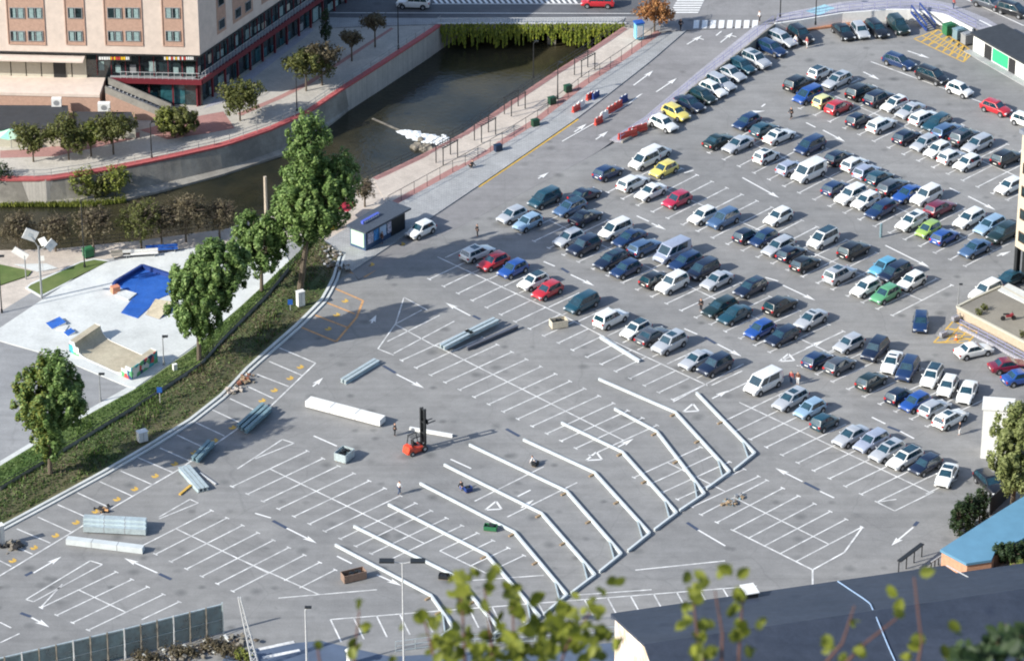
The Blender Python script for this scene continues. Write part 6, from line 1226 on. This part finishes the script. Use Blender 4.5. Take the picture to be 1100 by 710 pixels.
# lower edge: glass screen fence
P0 = W(-30, 745, 0); P1 = W(135, 706, 0); P2 = W(240, 679, 0)
t = thing('screen_wall', tuple(P1), 0, None, None); settag(t, 'blue green mesh screen wall with steel posts along the lower left edge', 'screen', None); tm = mat('tinted_mesh', (.12, .22, .24), .35, var=.4, scale=.7); nt_ = tm.node_tree; tr_ = nt_.nodes.new('ShaderNodeBsdfTransparent'); mx_ = nt_.nodes.new('ShaderNodeMixShader'); mx_.inputs[0].default_value = .35
nt_.links.new(nt_.nodes['Principled BSDF'].outputs[0], mx_.inputs[1]); nt_.links.new(tr_.outputs[0], mx_.inputs[2]); nt_.links.new(mx_.outputs[0], nt_.nodes['Material Output'].inputs['Surface'])
for a, b, n_ in ((P0, P1, 9), (P1, P2, 6)):
    for k in range(n_):
        q0, q1 = a.lerp(b, k/n_), a.lerp(b, (k+1)/n_); mb = MB(); mb.bar((q0.x, q0.y, 1.75), (q1.x, q1.y, 1.75), .08, 3.3); bo(mb, 'mesh_panel', tm, t)
        mb = MB(); mb.box((q0.x, q0.y-.12, 1.85), (.14, .14, 3.7)); mb.bar((q0.x, q0.y-.2, 2.6), (q0.x, q0.y-1.2, 0), .08); bo(mb, 'post', M['rock'] if k % 3 else M['lgrey'], t)
mb = MB()
for a, b in ((P0, P1), (P1, P2)): mb.bar((a.x, a.y, 3.5), (b.x, b.y, 3.5), .16, .14); mb.bar((a.x, a.y, 1.7), (b.x, b.y, 1.7), .1, .08)
mb.box((P2.x, P2.y-.1, 1.9), (.15, .15, 3.8)); bo(mb, 'top_rail', M['galv'], t)
heap([(140+x*11, 716-x*2.4) for x in range(12)], [M['rock'], M['bark'], M['earth']], 'rocky rubble slope below the mesh screen wall', 'rock_bank', 'rocks', 12, n=260, spread=1.3, s0=.15, s1=.5)
for o_ in COL.objects:
    if o_.name.startswith('rock_bank'): o_['kind'] = 'stuff'
for k in range(5):
    a = W(153+k*22, 702-k*5, .5); b = W(165+k*22, 716-k*5, 0); mb = MB(); mb.bar(a, b, .25, .2); tag(mb.build('concrete_strut', M['conc']), 'pale concrete strut leaning below the mesh screen wall', 'strut', 'concrete struts'); 
tree(262, 714, -.5, [(0, 0, 1.2, 1.1, .8, 1.0)], 500, .16, 'leafyel', 'yellow green weeds at the foot of the lattice pole', cat='plant', name='plant', trunk=.04, clump=.3, seed=41)
flat('lower_road', [(205, 760), (245, 700), (320, 690), (345, 688), (420, 705), (660, 690), (700, 760)], .03, mat('blue_shade_tarmac', (.09, .12, .18), .6, var=.15, scale=.3))  # blue shade lying on this road is put into the tarmac colour
mb = MB()
for a, b in [((278, 697), (316, 689)), ((282, 706), (322, 698))]: line(mb, a, b, .5, .045)
struct(mb, 'lower_road_lines', M['white'])
railing('guard_rail', Rw([(425, 700), (470, 694), (560, 690), (660, 684)], 0), 1.3, M['galv'], 'pale blue guard rail along the bottom of the lot', gap=2, rails=3)
p = W(376, 705, 1); mb = MB(); mb.tube((p.x, p.y, 0), (p.x, p.y, 1.8), .4, .35); bm = None; mb.tube((p.x, p.y, 1.8), (p.x, p.y, 2.0), .55, .3); settag(mb.build('roof_vent', M['whitep']), 'white round capped vent near the bottom left lamp post', 'vent', None)
# ------------------------------------------------------------------ near saplings, rooted on the hillside in front of the camera
def hillz(y):
    for (y0, z0), (y1, z1) in zip(prof_h, prof_h[1:]):
        if y1 <= y <= y0: return z0+(z1-z0)*(y0-y)/(y0-y1)
    return 0
prof_h = [(-150, -.12), (-200, 18), (-280, 70), (-340, 122), (-390, 180), (-408, 202), (-424, 219), (-450, 235)]
def sapling(stems, leaves, dist, label, ls, lm='leaffg', seed=1):
    rnd = random.Random(seed); b = RAY(stems[0][0][0], 780, dist); b.z = hillz(b.y)-.05; t = thing('sapling', tuple(b), 0, None, None); settag(t, label, 'shrub', 'shrubs close to the camera')
    mb = MB()
    for st in stems:
        P = [b.copy()]+[RAY(x, y, dist+dz) for x, y, dz in st]; n = len(P)
        for i, (p, q) in enumerate(zip(P, P[1:])): mb.tube(p, q, .008*(1-.75*i/n), .008*(1-.75*(i+1)/n), 6)
    bo(mb, 'stem', mat('twig_bark', (.11, .05, .035), .8) if 'twig_bark' not in bpy.data.materials else bpy.data.materials['twig_bark'], t)
    mb = MB()
    for (x, y, k, sx, sy) in leaves:
        for j in range(int(k*1.5+.5)):
            p = RAY(x+rnd.gauss(0, sx), y+rnd.gauss(0, sy), dist+rnd.gauss(0, .25)); nn = Vector((rnd.gauss(0, .6), rnd.gauss(-.6, .6), rnd.gauss(.7, .5))).normalized(); a = nn.orthogonal().normalized(); a = Matrix.Rotation(rnd.uniform(0, 6.28), 3, nn) @ a; c = nn.cross(a); s = ls*.92*rnd.uniform(.55, 1.2); o = []
            for i, (u, v) in enumerate(((-1, 0), (-.7, .55), (-.1, .75), (.5, .55), (1.05, 0), (.5, -.55), (-.1, -.75), (-.7, -.55))): o.append(p+a*u*s+c*v*s+nn*s*.18*abs(v))
            mb.face([o[0], o[1], o[2], o[3], o[4]]); mb.face([o[0], o[4], o[5], o[6], o[7]])
    bo(mb, 'leaves', M[lm], t)
G1 = lambda *p: [(x, y, 0) for x, y in p]
sapling([G1((500, 720), (497, 660), (492, 620)), G1((555, 720), (552, 680), (549, 635)), G1((600, 720), (610, 690), (640, 650)), G1((470, 720), (462, 690), (455, 662)), G1((530, 720), (525, 660), (520, 632))],
  [(x, y, k, 3, 3) for x, y, k in [(497, 622, 4), (500, 634, 5), (496, 646, 4), (512, 612, 1), (524, 629, 1), (531, 615, 2), (549, 634, 4), (549, 645, 4), (556, 655, 6), (486, 640, 1), (453, 660, 3), (467, 668, 4), (500, 657, 2), (480, 655, 1), (560, 663, 3), (536, 670, 4), (574, 668, 2), (547, 682, 6), (605, 650, 3), (617, 640, 1), (633, 642, 1), (648, 634, 1), (640, 655, 2), (661, 626, 1), (578, 645, 1), (518, 648, 1)]]+[(478, 690, 26, 12, 9), (520, 698, 16, 18, 8), (575, 695, 34, 22, 10), (620, 680, 22, 16, 12), (640, 695, 14, 12, 10), (600, 672, 12, 14, 8), (550, 706, 20, 30, 6)], 17, 'leafy near shrub rising over the bottom edge, largest of the foreground', .034, seed=2)
sapling([G1((775, 720), (776, 680), (768, 634)), G1((758, 720), (750, 690), (744, 640)), G1((793, 720), (795, 680), (798, 640))],
  [(x, y, k, 2.5, 3) for x, y, k in [(755, 622, 2), (757, 620, 1), (745, 636, 4), (748, 645, 4), (740, 617, 1), (776, 613, 1), (735, 652, 2), (737, 668, 3), (756, 671, 5), (753, 685, 4), (795, 638, 3), (789, 655, 1), (797, 676, 4), (788, 682, 3), (817, 668, 1), (749, 700, 8), (765, 700, 5), (784, 612, 1), (799, 618, 1), (805, 700, 2)]], 16, 'thin near twigs with round leaves left over the slate roof', .033, seed=3)
sapling([G1((900, 720), (930, 690), (968, 660)), G1((880, 720), (905, 690), (918, 650)), G1((985, 720), (990, 690), (982, 620))],
  [(x, y, k, 1.5, 3) for x, y, k in [(888, 692, 2), (888, 700, 2), (923, 697, 4), (905, 705, 3), (916, 669, 1), (958, 639, 1), (985, 687, 2), (975, 704, 2), (1014, 701, 1), (1026, 669, 1), (984, 690, 1), (995, 616, 1), (965, 655, 1)]], 16, 'sparse reddish near twigs over the middle of the slate roof', .03, seed=4)
sapling([G1((1060, 720), (1070, 695), (1080, 670)), G1((1090, 720), (1096, 690), (1098, 680))], [(1050, 700, 24, 16, 6), (1080, 692, 40, 12, 9), (1095, 690, 30, 8, 10), (1035, 706, 8, 8, 4), (1063, 682, 4, 4, 4), (1082, 674, 3, 3, 3)], 18, 'dark dense near foliage at the bottom right corner', .036, 'leafconif', seed=5)
sapling([G1((380, 720), (382, 690), (386, 655)), G1((345, 720), (341, 695))], [(386, 647, 1, 1, 1), (389, 673, 3, 4, 3), (381, 695, 3, 3, 3), (341, 692, 1, 1, 1), (432, 673, 1, 1, 1), (418, 706, 2, 3, 3), (452, 659, 1, 1, 1)], 17, 'few loose near leaves left of the leafy near shrub', .03, seed=6)
# ------------------------------------------------------------------ light
w = bpy.data.worlds.new('World'); SC.world = w; w.use_nodes = True; nt = w.node_tree; bg = nt.nodes['Background']; sky = nt.nodes.new('ShaderNodeTexSky'); sky.sky_type = 'NISHITA'; sky.sun_disc = False
EL = R(30); sv = Vector((-.89, -.45, 0)).normalized()*math.cos(EL)+Vector((0, 0, math.sin(EL)))
sky.sun_elevation = EL; sky.sun_rotation = math.atan2(sv.x, sv.y); sky.altitude = 200; sky.air_density = 1.0; sky.dust_density = 1.2; nt.links.new(sky.outputs[0], bg.inputs[0]); bg.inputs[1].default_value = .145
sl = bpy.data.lights.new('sun', 'SUN'); sl.energy = 4.5; sl.angle = R(.6); sl.color = (1, .96, .87); so = bpy.data.objects.new('sun', sl); COL.objects.link(so); so.rotation_euler = (-sv).to_track_quat('-Z', 'Y').to_euler()
SC.render.engine = 'CYCLES'; SC.cycles.filter_width = 2.0; SC.cycles.max_bounces = 6
SC.view_settings.view_transform = 'Standard'; SC.view_settings.look = 'None'; SC.view_settings.exposure = .6; SC.view_settings.gamma = 1
# grass blades on the strip between the park and the fence, shrubs under the mesh screen
mb = MB(); rnd = random.Random(19); ea = resample(Vz(E1), 200); eb = resample(Vz(EF), 200)
for k in range(9000):
    i = rnd.randrange(0, 200); q = ea[i].lerp(eb[i], rnd.uniform(.06, .95)); p = W(q.x, q.y, .17); h = rnd.uniform(.04, .2)*(2.2 if math.sin(i*.3)+math.sin(i*.11) > 1 else 1); a = rnd.uniform(0, 6.28); w = rnd.uniform(.05, .15)
    mb.face([(p.x-w*math.cos(a), p.y-w*math.sin(a), p.z), (p.x+w*math.cos(a), p.y+w*math.sin(a), p.z), (p.x+rnd.uniform(-.15, .15), p.y+rnd.uniform(-.15, .15), p.z+h)])
tag(mb.build('strip_grass', bpy.data.materials['bank_grass_blades']), 'short green grass and weeds on the strip beside the park', 'grass', kind='stuff')
for k, (x, y, l) in enumerate([(155, 712, 'brown shrub leftmost below the mesh screen wall'), (190, 706, 'brown shrub in the middle below the mesh screen wall'), (228, 700, 'brown shrub rightmost below the mesh screen wall'), (248, 708, 'brown shrub beside the lattice pole foot')]):
    tree(x, y, -.3, [(0, 0, .9, 1.6, 1.0, .8), (1.2, -.3, .6, 1.2, .8, .6)], 900, .16, 'leafbrown', l, cat='shrub', name='shrub', group='shrubs below the mesh screen', trunk=.05, clump=.35, seed=50+k)
